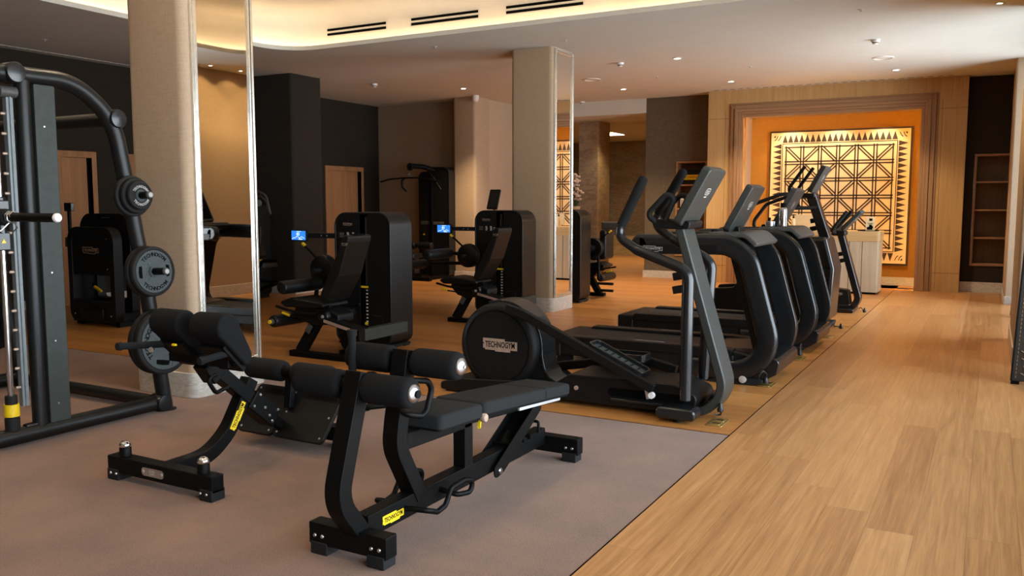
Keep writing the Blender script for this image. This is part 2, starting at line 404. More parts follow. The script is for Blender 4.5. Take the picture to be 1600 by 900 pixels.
        for v in bm.verts: v.co -= off
        bm.to_mesh(me); bm.free()
        o = bpy.data.objects.new(name, me); COL.objects.link(o)
        if parent is None: o.location = off
        else: o.parent = parent
        me.materials.append(M[mat] if isinstance(mat, str) else mat)
        if bevel:
            b = o.modifiers.new('Bevel', 'BEVEL'); b.width = bevel; b.segments = seg; b.limit_method = 'ANGLE'; b.angle_limit = radians(40)
            b.harden_normals = True
        if label: o['label'] = label
        return o

def world_loc(o):
    p = V((0,0,0))
    while o is not None: p += V(o.location); o = o.parent
    return p

_lt = {}
def letters(txt, bold=0.0):
    key = (txt, bold)
    if key in _lt: return _lt[key]
    cu = bpy.data.curves.new('lettering', 'FONT'); cu.body = txt; cu.size = 1.0; cu.extrude = 0.5; cu.resolution_u = 2; cu.offset = bold
    ob = bpy.data.objects.new('lettering', cu); COL.objects.link(ob)
    dg = bpy.context.evaluated_depsgraph_get(); ev = ob.evaluated_get(dg)
    me = bpy.data.meshes.new_from_object(ev)
    r = ([v.co.copy() for v in me.vertices], [tuple(p.vertices) for p in me.polygons])
    bpy.data.objects.remove(ob); bpy.data.curves.remove(cu); bpy.data.meshes.remove(me)
    _lt[key] = r; return r

def inset2d(poly, d):
    n = len(poly); area = sum(poly[i][0]*poly[(i+1) % n][1]-poly[(i+1) % n][0]*poly[i][1] for i in range(n)); sg = 1 if area > 0 else -1
    out = []
    for i in range(n):
        a, p, b = V(poly[i-1]).to_2d(), V(poly[i]).to_2d(), V(poly[(i+1) % n]).to_2d()
        e1 = p-a; e2 = b-p
        if e1.length < 1e-9: e1 = e2
        if e2.length < 1e-9: e2 = e1
        n1 = V((-e1.y, e1.x)).normalized()*sg; n2 = V((-e2.y, e2.x)).normalized()*sg
        k = n1+n2; L = k.length
        if L < 1e-6: k = n1
        else: k = k/L/max(0.35, (k/L).dot(n1))
        q = p+k*d; out.append((q.x, q.y))
    return out
def rrect(x0, y0, x1, y1, r, n=6):
    """rounded rectangle, counter clockwise; r a number or (bl, br, tr, tl)"""
    if not isinstance(r, (tuple, list)): r = (r,)*4
    out = []
    for (cx, cy, a0, q) in ((x0, y0, pi, r[0]), (x1, y0, 1.5*pi, r[1]), (x1, y1, 0, r[2]), (x0, y1, 0.5*pi, r[3])):
        ox = cx+q if cx == x0 else cx-q; oy = cy+q if cy == y0 else cy-q
        for k in range(n+1):
            a = a0+k/n*pi/2; out.append((ox+q*cos(a), oy+q*sin(a)))
    return out
def circle2d(r, n=40, cx=0, cy=0): return [(cx+r*cos(2*pi*k/n), cy+r*sin(2*pi*k/n)) for k in range(n)]
def rpoly(pts, r, n=5):
    return [(p.x, p.y) for p in fillet([(a, b, 0) for a, b in pts], r, n, closed=True)]

# ------------------------------------------------------------------ scene bookkeeping
def tag(o, label, cat, group=None):
    o['label'] = label; o['category'] = cat
    if group: o['group'] = group
    return o
def thing(name, label, cat, loc=(0,0,0), group=None):
    o = bpy.data.objects.new(name, None); COL.objects.link(o); o.location = loc
    o.empty_display_size = 0.1
    return tag(o, label, cat, group)
def struct(name, mb, mat, parent=None, bevel=0.0):
    o = mb.build(name, mat, parent, bevel)
    if parent is None: o['kind'] = 'structure'
    return o
def one(name, mb, mat, label, cat, group=None, bevel=0.0):
    return tag(mb.build(name, mat, None, bevel), label, cat, group)
def duplicate(root, delta, label):
    r = root.copy(); COL.objects.link(r); r.location = V(root.location)+V(delta); r['label'] = label
    for ch in list(root.children):
        c = ch.copy(); COL.objects.link(c); c.parent = r
        for g in list(ch.children):
            d = g.copy(); COL.objects.link(d); d.parent = c
    return r

LOGO_OUT = [(0,0.12), (0.06,0.12), (0.06,0.0), (0.36,0.0), (0.36,-0.1), (0.80,-0.1), (0.80,0.08), (1.0,0.08), (1.0,0.82), (0.64,0.82), (0.64,1.0), (0,1.0), (0,0.6), (0.03,0.6), (0.03,0.5), (0,0.5)]
def logo(parent, o, u, v, width, plaque, ink, ratio=0.24, name='maker_plaque', thick=0.0012):
    """the maker's stepped plaque with its lettering, o = centre"""
    o, u, v = V(o), V(u).normalized(), V(v).normalized(); n = u.cross(v); h = width*ratio
    poly = [((a-0.5)*width, (b-0.5)*h) for a, b in LOGO_OUT]
    m = MB(); m.prism(poly, o, u, v, -0.001, thick); p = m.build(name, plaque, parent)
    t = MB(); t.text('TECHNOGYM', o+n*(thick+0.0002), u, v, h*0.52, 0.0006, width=width*0.86, bold=0.02); t.build('lettering', ink, p)
    return p
def outline_logo(parent, o, u, v, width, ink, ratio=0.26, name='maker_mark'):
    """printed outline version of the mark"""
    o, u, v = V(o), V(u).normalized(), V(v).normalized(); n = u.cross(v); h = width*ratio
    m = MB(); outer = [((a-0.5)*width, (b-0.5)*h) for a, b in LOGO_OUT]; inner = inset2d(outer, h*0.09)
    m.ringprism(outer, inner, o, u, v, 0, 0.0008)
    m.text('TECHNOGYM', o+n*0.0001, u, v, h*0.46, 0.0007, width=width*0.8, bold=0.015)
    return m.build(name, ink, parent)
# ================================================================== camera
H_CAM = 1.48
cam_d = bpy.data.cameras.new('camera'); cam = bpy.data.objects.new('camera', cam_d); COL.objects.link(cam)
FOC = 1340.0
cam_d.sensor_fit = 'HORIZONTAL'; cam_d.sensor_width = 36.0; cam_d.lens = FOC*36.0/1600.0
cam_d.clip_start = 0.05; cam_d.clip_end = 200
PITCH = atan(132/FOC); YAW = atan(750/sqrt(FOC*FOC+132**2))
cam.location = (0, 0, H_CAM); cam.rotation_euler = (pi/2-PITCH, 0, YAW)
scene.camera = cam
scene.view_settings.view_transform = 'Standard'; scene.view_settings.look = 'None'
scene.view_settings.gamma = 1.0; scene.view_settings.use_curve_mapping = False
scene.view_settings.exposure = 0.4
try:
    scene.cycles.use_denoising = True; scene.cycles.max_bounces = 10; scene.cycles.diffuse_bounces = 5
    scene.cycles.sample_clamp_indirect = 6.0; scene.cycles.caustics_reflective = False; scene.cycles.caustics_refractive = False
except Exception: pass

ZC = 3.56
# ================================================================== floor
JX = -1.40; CY = 5.38
f = MB(); f.span((JX, -3.0, -0.12), (1.75, 16.3, 0)); f.span((JX, 16.3, -0.12), (0.21, 16.45, 0)); struct('floor', f, 'floor_y')
f = MB(); f.span((-11.95, CY, -0.12), (JX, 17.0, 0)); f.span((-13.0, 17.0, -0.12), (-5.9, 24.0, 0)); struct('floor_2', f, 'floor_x')
f = MB(); f.span((-11.95, -3.0, -0.12), (JX, CY, 0.0)); o = struct('floor_3', f, 'carpet')
f = MB(); f.span((JX-0.003, -3.0, -0.02), (JX+0.003, 16.0, 0.0012)); f.span((-11.7, CY-0.003, -0.02), (JX, CY+0.003, 0.0012)); struct('trim_1', f, 'slot')

# ================================================================== ceiling with the raised cove
CX0, CX1, CY0, CY1 = -8.65, -1.10, 0.3, 9.1
def rr3(d, z, r=0.55): return [(x, y, z) for x, y in rrect(CX0-d, CY0-d, CX1+d, CY1+d, r+d, 8)]
bm = bmesh.new()
outer = [bm.verts.new(p) for p in ((-11.8, -3.1, ZC), (1.8, -3.1, ZC), (1.8, 16.46, ZC), (-11.8, 16.46, ZC))]
hole = [bm.verts.new(p) for p in rr3(0, ZC)]
ed = [bm.edges.new((outer[i], outer[(i+1) % 4])) for i in range(4)] + [bm.edges.new((hole[i], hole[(i+1) % len(hole)])) for i in range(len(hole))]
bmesh.ops.triangle_fill(bm, edges=ed, use_beauty=True)
c = MB(); c.bm.free(); c.bm = bm
rings = [hole]
for d, z in ((0, ZC+0.055), (0.27, ZC+0.055)):
    rings.append([bm.verts.new(p) for p in rr3(d, z)])
for A, B in zip(rings, rings[1:]):
    for j in range(len(A)):
        k = (j+1) % len(A); bm.faces.new((A[j], A[k], B[k], B[j]))
struct('ceiling', c, 'ceil')
c = MB(); bm = c.bm
prof = [(0.27, ZC+0.055), (0.27, ZC+0.36)] + [(0.27-0.22*(1-cos(a)), ZC+0.36+0.2*sin(a)) for a in (pi/12, pi/6, pi/4, pi/3, 5*pi/12, pi/2)]
rings = [[bm.verts.new(p) for p in rr3(d, z)] for d, z in prof]
for A, B in zip(rings, rings[1:]):
    for j in range(len(A)):
        k = (j+1) % len(A); bm.faces.new((A[j], A[k], B[k], B[j]))
bm.faces.new(rings[-1])
struct('ceiling_2', c, 'ceilup')
s = MB(); s.tube(rr3(0.19, ZC+0.068), 0.011, seg=8, closed=True)
one('cove_light_strip', s, 'L_cove', 'warm glowing light strip along the ledge of the raised ceiling tray', 'light')
# lip edge, a slim shadow gap board
# ================================================================== walls
def wall(name, mat, *spans):
    m = MB()
    for a, b in spans: m.span(a, b)
    return struct(name, m, mat)
T = 0.15
LX = -11.70
# dark left wall with three door openings
D1 = (7.62, 8.256, 2.24); D2 = (8.80, 9.50, 2.24); D3 = (13.30, 14.50, 2.24)
def wall_with_holes(name, mat, x0, x1, y0, y1, z1, holes):
    m = MB(); y = y0
    for a, b, h in holes:
        m.span((x0, y, 0), (x1, a, z1)); m.span((x0, a, h), (x1, b, z1)); y = b
    m.span((x0, y, 0), (x1, y1, z1)); return struct(name, m, mat)
wall_with_holes('wall_left', 'dark', LX-T, LX, -3.0, 15.05, ZC, [D1, D2, D3])
for i, (a, b, h) in enumerate((D1, D2, D3)):
    d = MB(); d.span((LX-0.10, a+0.08, 0.0), (LX-0.055, b-0.08, h-0.09))
    do = struct('door_%d' % (i+1), d, 'oakdoor')
    fr = MB(); fr.span((LX-0.12, a, 0), (LX+0.02, a+0.08, h)); fr.span((LX-0.12, b-0.08, 0), (LX+0.02, b, h)); fr.span((LX-0.12, a+0.08, h-0.09), (LX+0.02, b-0.08, h))
    fr.build('door_frame', 'oakdoor', do, 0.004)
    ln = MB(); ln.span((LX-0.056, b-0.115, 0.01), (LX-0.048, b-0.085, h-0.09)); ln.build('door_gap', 'slot', do)
    hd = MB(); hd.tube([(LX-0.06, b-0.17, 1.02), (LX-0.01, b-0.17, 1.02), (LX-0.01, b-0.28, 1.02)], 0.009, 0.01); hd.build('door_handle', 'alu', do)
m = MB()
y = -3.0
for a, b, h in (D1, D2, D3):
    m.span((LX, y, 0), (LX+0.018, a, 0.13)); y = b
m.span((LX, 9.5, 0), (LX+0.018, 10.5, 0.13)); m.span((LX, 11.22, 0), (LX+0.018, 13.3, 0.13)); m.span((LX, 14.5, 0), (LX+0.018, 15.05, 0.13))
struct('baseboard_left', m, 'marble')
# dark pillar standing out of the left wall
m = MB(); m.prism(rrect(LX, 10.50, -9.91, 11.22, (0.0, 0.04, 0.04, 0.0), 5), (0,0,0), (1,0,0), (0,1,0), 0.13, ZC); struct('wall_pillar', m, 'dark')
m = MB(); m.span((LX, 10.485, 0), (-9.895, 11.235, 0.13)); struct('baseboard_pillar', m, 'marble')
# rear walls on the left
wall('wall_rear_left', 'taupe', ((LX-T, 15.05, 0), (-9.12, 15.20, ZC)))
m = MB(); m.span((LX, 15.03, 0), (-9.40, 15.05, 0.13)); struct('baseboard_rear_left', m, 'marble')
wall('wall_passage', 'beige', ((-9.10, 15.05, 0), (-8.95, 17.5, ZC)))
m = MB(); m.span((-8.95, 15.05, 0), (-8.93, 17.5, 0.13)); struct('baseboard_passage', m, 'marble')
wall('wall_back', 'beige', ((LX-T, -3.15, 0), (1.75, -3.0, ZC)))

# ---- rounded columns, two of them with a framed mirror on the aisle side
def column(name, x0, y0, x1, y1, r, mat, base=0.17, grow=0.022):
    m = MB(); m.prism(rrect(x0, y0, x1, y1, r, 6), (0,0,0), (1,0,0), (0,1,0), base-0.005, ZC+0.001); struct(name, m, mat)
    b = MB(); b.prism(rrect(x0-grow, y0-grow, x1+grow, y1+grow, r, 3), (0,0,0), (1,0,0), (0,1,0), 0, base); struct(name.replace('wall', 'baseboard'), b, 'marble', None, 0.004)
column('wall_column', -5.885, 4.44, -5.235, 5.16, 0.085, 'beige', 0.19)
column('wall_column_2', -5.835, 10.43, -5.19, 11.08, 0.07, 'beigewarm', 0.19)
column('wall_column_3', -9.42, 14.50, -8.90, 15.06, 0.06, 'beigewarm', 0.13)
def mirror(label, x, y0, y1, z0, z1, w):
    t = thing('column_mirror', label, 'mirror', (x, (y0+y1)/2, z0), 'framed mirrors on the columns')
    g = MB(); g.span((x-0.004, y0+w*0.6, z0+w*0.6), (x+0.006, y1-w*0.6, z1-w*0.6)); g.build('mirror_glass', 'mirror', t)
    fr = MB()
    for k, (a, d) in enumerate(((0.0, 0.020), (0.30, 0.030), (0.66, 0.022))):     # reeded profile
        e = 0.30 if k < 2 else 0.34
        i0, i1 = w*a, w*(a+e-0.03)
        fr.span((x, y0+i0, z0), (x+d, y0+i1, z1)); fr.span((x, y1-i1, z0), (x+d, y1-i0, z1))
        fr.span((x, y0+i1, z1-i1), (x+d, y1-i1, z1-i0)); fr.span((x, y0+i1, z0+i0), (x+d, y1-i1, z0+i1))
    fr.build('mirror_frame', 'mframe', t, 0.004)
mirror('tall framed mirror on the near beige column behind the back extension bench', -5.237, 4.505, 5.115, 0.19, ZC-0.01, 0.052)
mirror('tall framed mirror on the far beige column reflecting the patterned wall panel', -5.192, 10.48, 11.05, 0.19, ZC-0.02, 0.045)

# ---- right hand side: piers between the windows
column('wall_pier', 0.235, 9.0, 0.78, 10.80, 0.03, 'beigewarm', 0.17, 0.014)
column('wall_pier_2', 0.215, 14.5, 0.78, 16.3, 0.03, 'beigewarm', 0.12, 0.014)
m = MB(); m.span((0.62, 10.8, 0), (0.76, 14.5, 0.06)); m.span((0.62, 10.8, 3.5), (0.76, 14.5, ZC)); struct('wall_right', m, 'beige')
m = MB(); m.span((0.78, 9.0, 0), (1.75, 9.15, ZC)); m.span((1.6, 8.3, 0), (1.75, 9.0, ZC)); m.span((1.6, -3.0, 0), (1.75, 8.3, 0.12)); m.span((1.6, -3.0, 2.95), (1.75, 8.3, ZC)); m.span((1.6, -3.0, 0.12), (1.75, -1.2, 2.95)); struct('wall_right_2', m, 'beige')
def window(n, x, y0, y1, z0, z1, div):
    g = MB(); g.span((x+0.03, y0+0.04, z0+0.04), (x+0.036, y1-0.04, z1-0.04)); w = struct('window_%d' % n, g, 'glass')
    fr = MB(); fr.span((x, y0, z0), (x+0.07, y1, z0+0.06)); fr.span((x, y0, z1-0.06), (x+0.07, y1, z1))
    for k in range(div+1):
        yy = y0 + (y1-y0-0.06)*k/div; fr.span((x, yy, z0+0.06), (x+0.07, yy+0.06, z1-0.06))
    fr.build('window_frame', 'winframe', w)
window(1, 1.63, -1.2, 8.3, 0.12, 2.95, 6)
window(2, 0.66, 10.8, 14.5, 0.06, 3.5, 3)

# ---- far wall: oak portal, dark flanks with shelf niches
PY = 16.05
OX0, OX1, OZ = -4.06, -1.10, 3.05
m = MB()
m.span((-4.725, PY, 0), (OX0-0.06, 16.45, ZC)); m.span((OX1+0.06, PY, 0), (-0.42, 16.45, ZC)); m.span((OX0-0.06, PY, OZ+0.06), (OX1+0.06, 16.45, ZC)); struct('wall_far', m, 'oakwall')
ln = MB()
for x in (-4.50, -0.78): pass
ln.span((-4.724, PY-0.0015, 3.045), (-4.335, PY, 3.05)); ln.span((-0.83, PY-0.0015, 3.045), (-0.421, PY, 3.05)); ln.span((-0.83, PY-0.0015, 0.315), (-0.421, PY, 0.32))
ln.span((-0.79, PY-0.0015, 0.0), (-0.785, PY, 3.2)); ln.span((-4.40, PY-0.0015, 0.0), (-4.395, PY, 3.2)); ln.span((-4.724, PY-0.0015, 0.315), (-4.335, PY, 0.32))
struct('trim_2', ln, 'artdark')
steps = [(0.26, 0.225, 0.018), (0.225, 0.15, 0.045), (0.15, 0.10, 0.075), (0.10, 0.055, 0.05), (0.055, 0.0, 0.03)]
v = MB(); hz = MB()
for a, b, d in steps:
    v.span((OX0-a, PY-d, 0), (OX0-b, PY+0.03, OZ+a)); v.span((OX1+b, PY-d, 0), (OX1+a, PY+0.03, OZ+a))
    hz.span((OX0-b, PY-d, OZ+b), (OX1+b, PY+0.03, OZ+a))
struct('trim_3', v, 'oaktrim', None, 0.006); struct('trim_4', hz, 'oaktrimx', None, 0.006)
NY = 16.93
m = MB(); m.span((-4.3, NY, 0), (-0.9, NY+0.1, 3.2)); struct('wall_niche', m, 'gold'); m = MB(); m.span((OX0-0.16, 16.45, 0), (OX0-0.06, NY, 3.2)); m.span((OX1+0.06, 16.45, 0), (OX1+0.16, NY, 3.2)); m.span((OX0-0.06, 16.45, OZ+0.06), (OX1+0.06, NY, OZ+0.16)); struct('wall_niche_sides', m, 'beigewarm')
m = MB(); m.span((OX0-0.2, 16.3, -0.12), (OX1+0.2, NY+0.1, 0.0)); struct('floor_4', m, 'floor_x')
m = MB(); m.span((OX0-0.06, NY-0.018, 0), (OX1+0.06, NY, 0.15)); struct('baseboard_niche', m, 'marble')
s = MB()
s.tube([(OX0-0.045, PY+0.10, 0.02), (OX0-0.045, PY+0.10, OZ+0.045), (OX1+0.045, PY+0.10, OZ+0.045), (OX1+0.045, PY+0.10, 0.02)], 0.009, 0.02, seg=8)
one('niche_light_strip', s, 'L_niche', 'amber light strip hidden behind the oak portal moulding of the reception niche', 'light')
DYR = 16.30; DYL = 16.45
def shelf_wall(name, mat, x0, x1, y, sx0, sx1, sz0, sz1, depth):
    m = MB(); m.span((x0, y, 0), (sx0, y+depth, ZC)); m.span((sx1, y, 0), (x1, y+depth, ZC))
    m.span((sx0, y, 0), (sx1, y+depth, sz0)); m.span((sx0, y, sz1), (sx1, y+depth, ZC)); struct(name, m, mat)
shelf_wall('wall_far_right', 'dark', -0.42, 0.95, DYR, -0.29, 0.55, 0.44, 2.30, 0.30)
m = MB(); m.span((-0.42, DYR-0.018, 0), (0.215, DYR, 0.17)); struct('baseboard_far_right', m, 'marble')
shelf_wall('wall_far_left', 'brown', -6.10, -4.725, DYL, -5.47, -4.84, 0.44, 2.31, 0.30)
m = MB(); m.span((-6.12, DYL-0.018, 0), (-4.725, DYL, 0.14)); struct('baseboard_far_left', m, 'marble')
m = MB(); m.span((-6.10, DYL+0.3, 0), (-5.95, 24, ZC)); struct('wall_lobby_right', m, 'brown')
def shelf_unit(label, x0, x1, y, z0, z1, n, depth, fr=0.035):
    t = thing('shelf_niche', label, 'shelf', ((x0+x1)/2, y, z0))
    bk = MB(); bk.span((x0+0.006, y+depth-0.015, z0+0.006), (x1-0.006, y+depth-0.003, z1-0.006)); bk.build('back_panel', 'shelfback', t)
    f = MB(); f.span((x0, y-0.015, z0), (x0+fr, y+depth-0.016, z1)); f.span((x1-fr, y-0.015, z0), (x1, y+depth-0.016, z1)); f.span((x0+fr, y-0.015, z1-fr), (x1-fr, y+depth-0.016, z1)); f.span((x0+fr, y-0.015, z0), (x1-fr, y+depth-0.016, z0+fr))
    f.build('frame', 'oakshelf', t, 0.003)
    zs = []
    for k in range(1, n):
        z = z0 + (z1-z0)*k/n; b = MB(); b.span((x0+fr, y-0.005, z-0.014), (x1-fr, y+depth-0.016, z+0.014)); b.build('shelf', 'oakshelf', t, 0.002); zs.append(z+0.014)
    return zs
shelf_unit('empty oak shelf niche in the dark wall right of the reception portal', -0.285, 0.545, DYR, 0.445, 2.295, 4, 0.29)
zl = shelf_unit('oak shelf niche in the brown wall left of the reception portal', -5.465, -4.845, DYL, 0.445, 2.305, 4, 0.29)
# goods on the left shelf
b = MB(); b.span((-5.36, DYL+0.03, zl[2]), (-4.92, DYL+0.25, zl[2]+0.28)); bx = one('storage_box', b, 'plastic', 'black box with a yellow band on the top shelf left of the portal', 'box', None, 0.02)
b = MB(); b.span((-5.362, DYL+0.026, zl[2]+0.09), (-4.918, DYL+0.0305, zl[2]+0.185)); st = b.build('yellow_band', 'yellow', bx)
b = MB(); b.text('TECHNOGYM', (-5.14, DYL+0.0255, zl[2]+0.137), (1,0,0), (0,0,1), 0.05, 0.002, width=0.38); b.build('lettering', 'ink', bx)
b = MB(); b.span((-5.38, DYL+0.04, zl[1]), (-5.22, DYL+0.06, zl[1]+0.27)); fr_ = one('picture_card', b, 'white', 'small white card standing on the shelf below the black box', 'card', None, 0.003)
b = MB(); b.span((-5.37, DYL+0.038, zl[1]+0.05), (-5.23, DYL+0.04, zl[1]+0.17)); b.build('print', 'greyprint', fr_)

# ---- lobby seen through the opening
m = MB(); m.span((-8.95, 16.45, 3.275), (-6.10, 16.60, ZC)); struct('trim_5', m, 'ceil')
m = MB(); m.span((-13.0, 16.60, 3.275), (-5.95, 24.0, 3.36)); struct('ceiling_3', m, 'ceil')
wall('wall_lobby_back', 'marbleb', ((-13.0, 23.6, 0.0), (-5.95, 23.75, 3.3)))
m = MB(); m.span((-13.0, 23.0, 0), (-8.0, 23.6, 0.55)); struct('trim_6', m, 'marbleg')
m = MB(); m.span((-8.05, 17.5, 0), (-7.60, 18.15, 3.28)); struct('wall_lobby_pillar', m, 'marbleb', None, 0.004)
m = MB(); m.span((-7.60, 17.502, 0), (-7.585, 18.148, 3.278)); struct('trim_lit_side', m, 'marbleg')  # pillar's lit side, the light put into its honey colour
wall('wall_lobby_left', 'dark', ((-13.15, 17.5, 0), (-13.0, 24.0, 3.36)), ((-13.0, 17.35, 0), (-9.10, 17.5, 3.36)))
m = MB(); m.span((-9.25, 20.5, 3.262), (-8.50, 21.3, 3.274)); one('lobby_ceiling_light', m, 'L_lobby', 'bright rectangular light panel in the lobby ceiling beyond the opening', 'light')
# flowers in a tall vase
t = thing('flower_vase', 'tall vase of pale pink flowers at the lobby opening behind the far column', 'vase', (-7.93, 17.1, 0))
m = MB(); m.lathe([(0.0, 0.0), (0.16, 0.0), (0.16, 0.03), (0.11, 0.05), (0.12, 0.7), (0.15, 0.95), (0.10, 1.2), (0.085, 1.35), (0.10, 1.42), (0.0, 1.40)], (-7.93, 17.1, 0), (0,0,1)); m.build('vase', 'frosted', t)
fm = MB(); lm = MB()
for k in range(46):
    a = random.uniform(0, 2*pi); rr_ = random.uniform(0.0, 0.16); z = 1.72+random.uniform(-0.2, 0.42)*(1-rr_*1.5)
    p = V((-7.93+rr_*cos(a), 17.1+rr_*sin(a), z)); lm.tube([(-7.93, 17.1, 1.38), p], 0.004, seg=5)
    for q in range(5):
        b = q*2*pi/5+a; d = V((cos(b), sin(b), 0.5)).normalized()*0.035
        fm.lathe([(0, 0), (0.022, 0.012), (0.026, 0.03), (0, 0.05)], p, d, 6)
fm.build('blossoms', 'flower', t); lm.build('stems', 'leaf', t)

# ================================================================== things on the ceiling
def at_ceiling(x, y): return (x, y, ZC)
DL = [((-4.057, 12.166), 'round downlight in the ceiling nearest the lobby side of the far column'), ((-5.975, 14.903), 'small lit downlight above the lobby opening'),
      ((-4.0, 14.872), 'lit downlight at the left end of the oak portal'), ((-1.41, 14.862), 'lit downlight at the right end of the oak portal'), ((-8.479, 13.408), 'lit downlight above the pulldown machine')]
for (x, y), lab in DL:
    t = thing('downlight', lab, 'light', (x, y, ZC), 'ceiling downlights')
    m = MB(); m.lathe([(0.045, 0.0), (0.066, 0.0), (0.066, -0.006), (0.050, -0.010), (0.045, -0.004)], (x, y, ZC), (0,0,1), 28); m.build('trim_ring', 'white', t)
    m = MB(); m.lathe([(0, -0.002), (0.046, -0.002), (0.046, -0.005), (0, -0.005)], (x, y, ZC), (0,0,1), 24); m.build('lens', 'L_down', t)
DET = [((-9.522, 12.157), 'white smoke detector on the ceiling in front of the dark pillar'), ((-4.922, 12.136), 'white smoke detector on the ceiling right of the far column'),
       ((-1.398, 12.039), 'white smoke detector on the ceiling towards the bright window'), ((-7.438, 16.30), 'white smoke detector just before the lobby opening')]
for (x, y), lab in DET:
    t = thing('smoke_detector', lab, 'smoke detector', (x, y, ZC), 'smoke detectors')
    m = MB(); m.lathe([(0, 0), (0.055, 0), (0.055, -0.02), (0.048, -0.03), (0, -0.03)], (x, y, ZC), (0,0,1), 24); m.build('base', 'white', t)
    m = MB(); m.lathe([(0, -0.029), (0.036, -0.029), (0.034, -0.052), (0.026, -0.06), (0, -0.062)], (x, y, ZC), (0,0,1), 24); m.build('sensor_head', 'white', t)
    m = MB(); m.lathe([(0.0365, -0.036), (0.0375, -0.036), (0.0375, -0.045), (0.0365, -0.045)], (x, y, ZC), (0,0,1), 24); m.build('vent_band', 'slot', t)
for (x, y), lab in [((-1.461, 13.549), 'round flush ceiling speaker nearest the portal'), ((-5.982, 13.507), 'round flush ceiling speaker near the lobby opening')]:
    t = thing('ceiling_speaker', lab, 'speaker', (x, y, ZC), 'ceiling speakers')
    m = MB(); m.lathe([(0.125, 0), (0.145, 0), (0.145, -0.008), (0.128, -0.012), (0.125, 0)], (x, y, ZC), (0,0,1), 36); m.build('rim', 'white', t)
    m = MB(); m.lathe([(0, -0.001), (0.126, -0.001), (0.126, -0.004), (0, -0.004)], (x, y, ZC), (0,0,1), 36); m.build('grille', 'white', t)
for i, ((x, y), lab) in enumerate([((-4.869, 10.156), 'sprinkler cover on the ceiling right beside the far column top'), ((-6.584, 9.716), 'sprinkler cover close to the ceiling tray edge'), ((-3.325, 13.436), 'sprinkler cover between the two smoke detectors'),
                ((-4.923, 13.762), 'sprinkler cover in front of the brown wall'), ((-1.335, 10.122), 'sprinkler cover nearest the bright window corner'), ((-10.656, 6.883), 'sprinkler cover above the cable frame by the dark wall'), ((-2.434, 15.484), 'sprinkler cover directly above the portal')]):
    t = thing('ceiling_sprinkler', lab, 'sprinkler', (x, y, ZC), 'ceiling sprinklers')
    m = MB(); m.lathe([(0, 0), (0.034, 0), (0.036, -0.003), (0, -0.005)], (x, y, ZC), (0,0,1), 20); m.build('escutcheon', 'white', t)
    m = MB(); m.cyl((x, y, ZC-0.004), (x, y, ZC-0.020), 0.008, 10); m.lathe([(0, 0), (0.016, 0), (0.016, -0.003), (0, -0.003)], (x, y, ZC-0.02), (0,0,1), 12); m.build('head', 'alu', t)
t = thing('ceiling_camera', 'white dome camera on the ceiling at the top of the far left column', 'camera', (-8.83, 14.40, ZC))
m = MB(); m.lathe([(0, 0), (0.07, 0), (0.07, -0.035), (0, -0.035)], (-8.83, 14.40, ZC), (0,0,1), 24); m.build('base', 'white', t)
m = MB(); m.lathe([(0.066, -0.03), (0.068, -0.06), (0.055, -0.10), (0.03, -0.125), (0, -0.132)], (-8.83, 14.40, ZC), (0,0,1), 24); m.build('dome', 'white', t)
# air slots in the upright of the ceiling tray
def air_vent(label, a, b, n, z=3.832, gap=0.030):
    a, b, n = V((*a, z)), V((*b, z)), V((*n, 0)); u = (b-a).normalized()
    t = thing('air_vent', label, 'vent', (a+b)/2, 'linear air vents in the ceiling tray')
    for s_ in (-1, 1):
        m = MB(); c_ = (a+b)/2 + V((0,0,s_*gap)); L = (b-a).length
        m.prism([(-L/2, -0.016), (L/2, -0.016), (L/2, 0.016), (-L/2, 0.016)], c_, u, V((0,0,1)), -0.004, 0.004); m.build('slot', 'slot', t)
    m = MB(); L = (b-a).length/2+0.02; h = gap+0.032
    m.ringprism([(-L,-h), (L,-h), (L,h), (-L,h)], [(-L+.012,-h+.010), (L-.012,-h+.010), (L-.012,h-.010), (-L+.012,h-.010)], (a+b)/2, u, V((0,0,1)), -0.004, 0.003); m.build('frame', 'ceilup', t)
yv = CY1+0.27
air_vent('double slot air vent in the ceiling tray, leftmost of the long row', (-8.15, yv), (-7.13, yv), (0,-1))
air_vent('double slot air vent in the ceiling tray, middle of the long row', (-6.72, yv), (-5.70, yv), (0,-1))
air_vent('double slot air vent in the ceiling tray, rightmost of the long row', (-5.30, yv), (-4.27, yv), (0,-1))
air_vent("double slot air vent on the short left side of the ceiling tray", (CX0-0.27, 7.25), (CX0-0.27, 8.35), (1,0))
air_vent("double slot air vent on the short right side of the ceiling tray", (CX1+0.27, 8.25), (CX1+0.27, 7.2), (-1,0))
def slot_row(label, a, b, n, w, mat):
    t = thing('linear_diffuser', label, 'vent', ((a[0]+b[0])/2, (a[1]+b[1])/2, ZC))
    a, b = V((*a, ZC)), V((*b, ZC)); u = (b-a)/n; sd = V((-u.y, u.x, 0)).normalized()*w
    fr = MB(); p, q = a, b; fr.prism([(0,-w*1.6), ((b-a).length,-w*1.6), ((b-a).length, w*1.6), (0, w*1.6)], a, (b-a).normalized(), sd.normalized(), -0.0025, 0.001); fr.build('frame', 'ceil', t)
    for k in range(n):
        m = MB(); p = a+u*(k+0.12); q = a+u*(k+0.72)
        m._add([p-sd-V((0,0,.0045)), q-sd-V((0,0,.0045)), q+sd-V((0,0,.0045)), p+sd-V((0,0,.0045)), p-sd-V((0,0,.002)), q-sd-V((0,0,.002)), q+sd-V((0,0,.002)), p+sd-V((0,0,.002))], [(0,1,2,3), (7,6,5,4), (0,4,5,1), (1,5,6,2), (2,6,7,3), (3,7,4,0)])
        m.build('slot', mat, t)
slot_row('white dashed linear air diffuser along the ceiling edge of the dark left wall', (-11.52, 5.0), (-11.52, 9.6), 46, 0.026, 'whitecap')
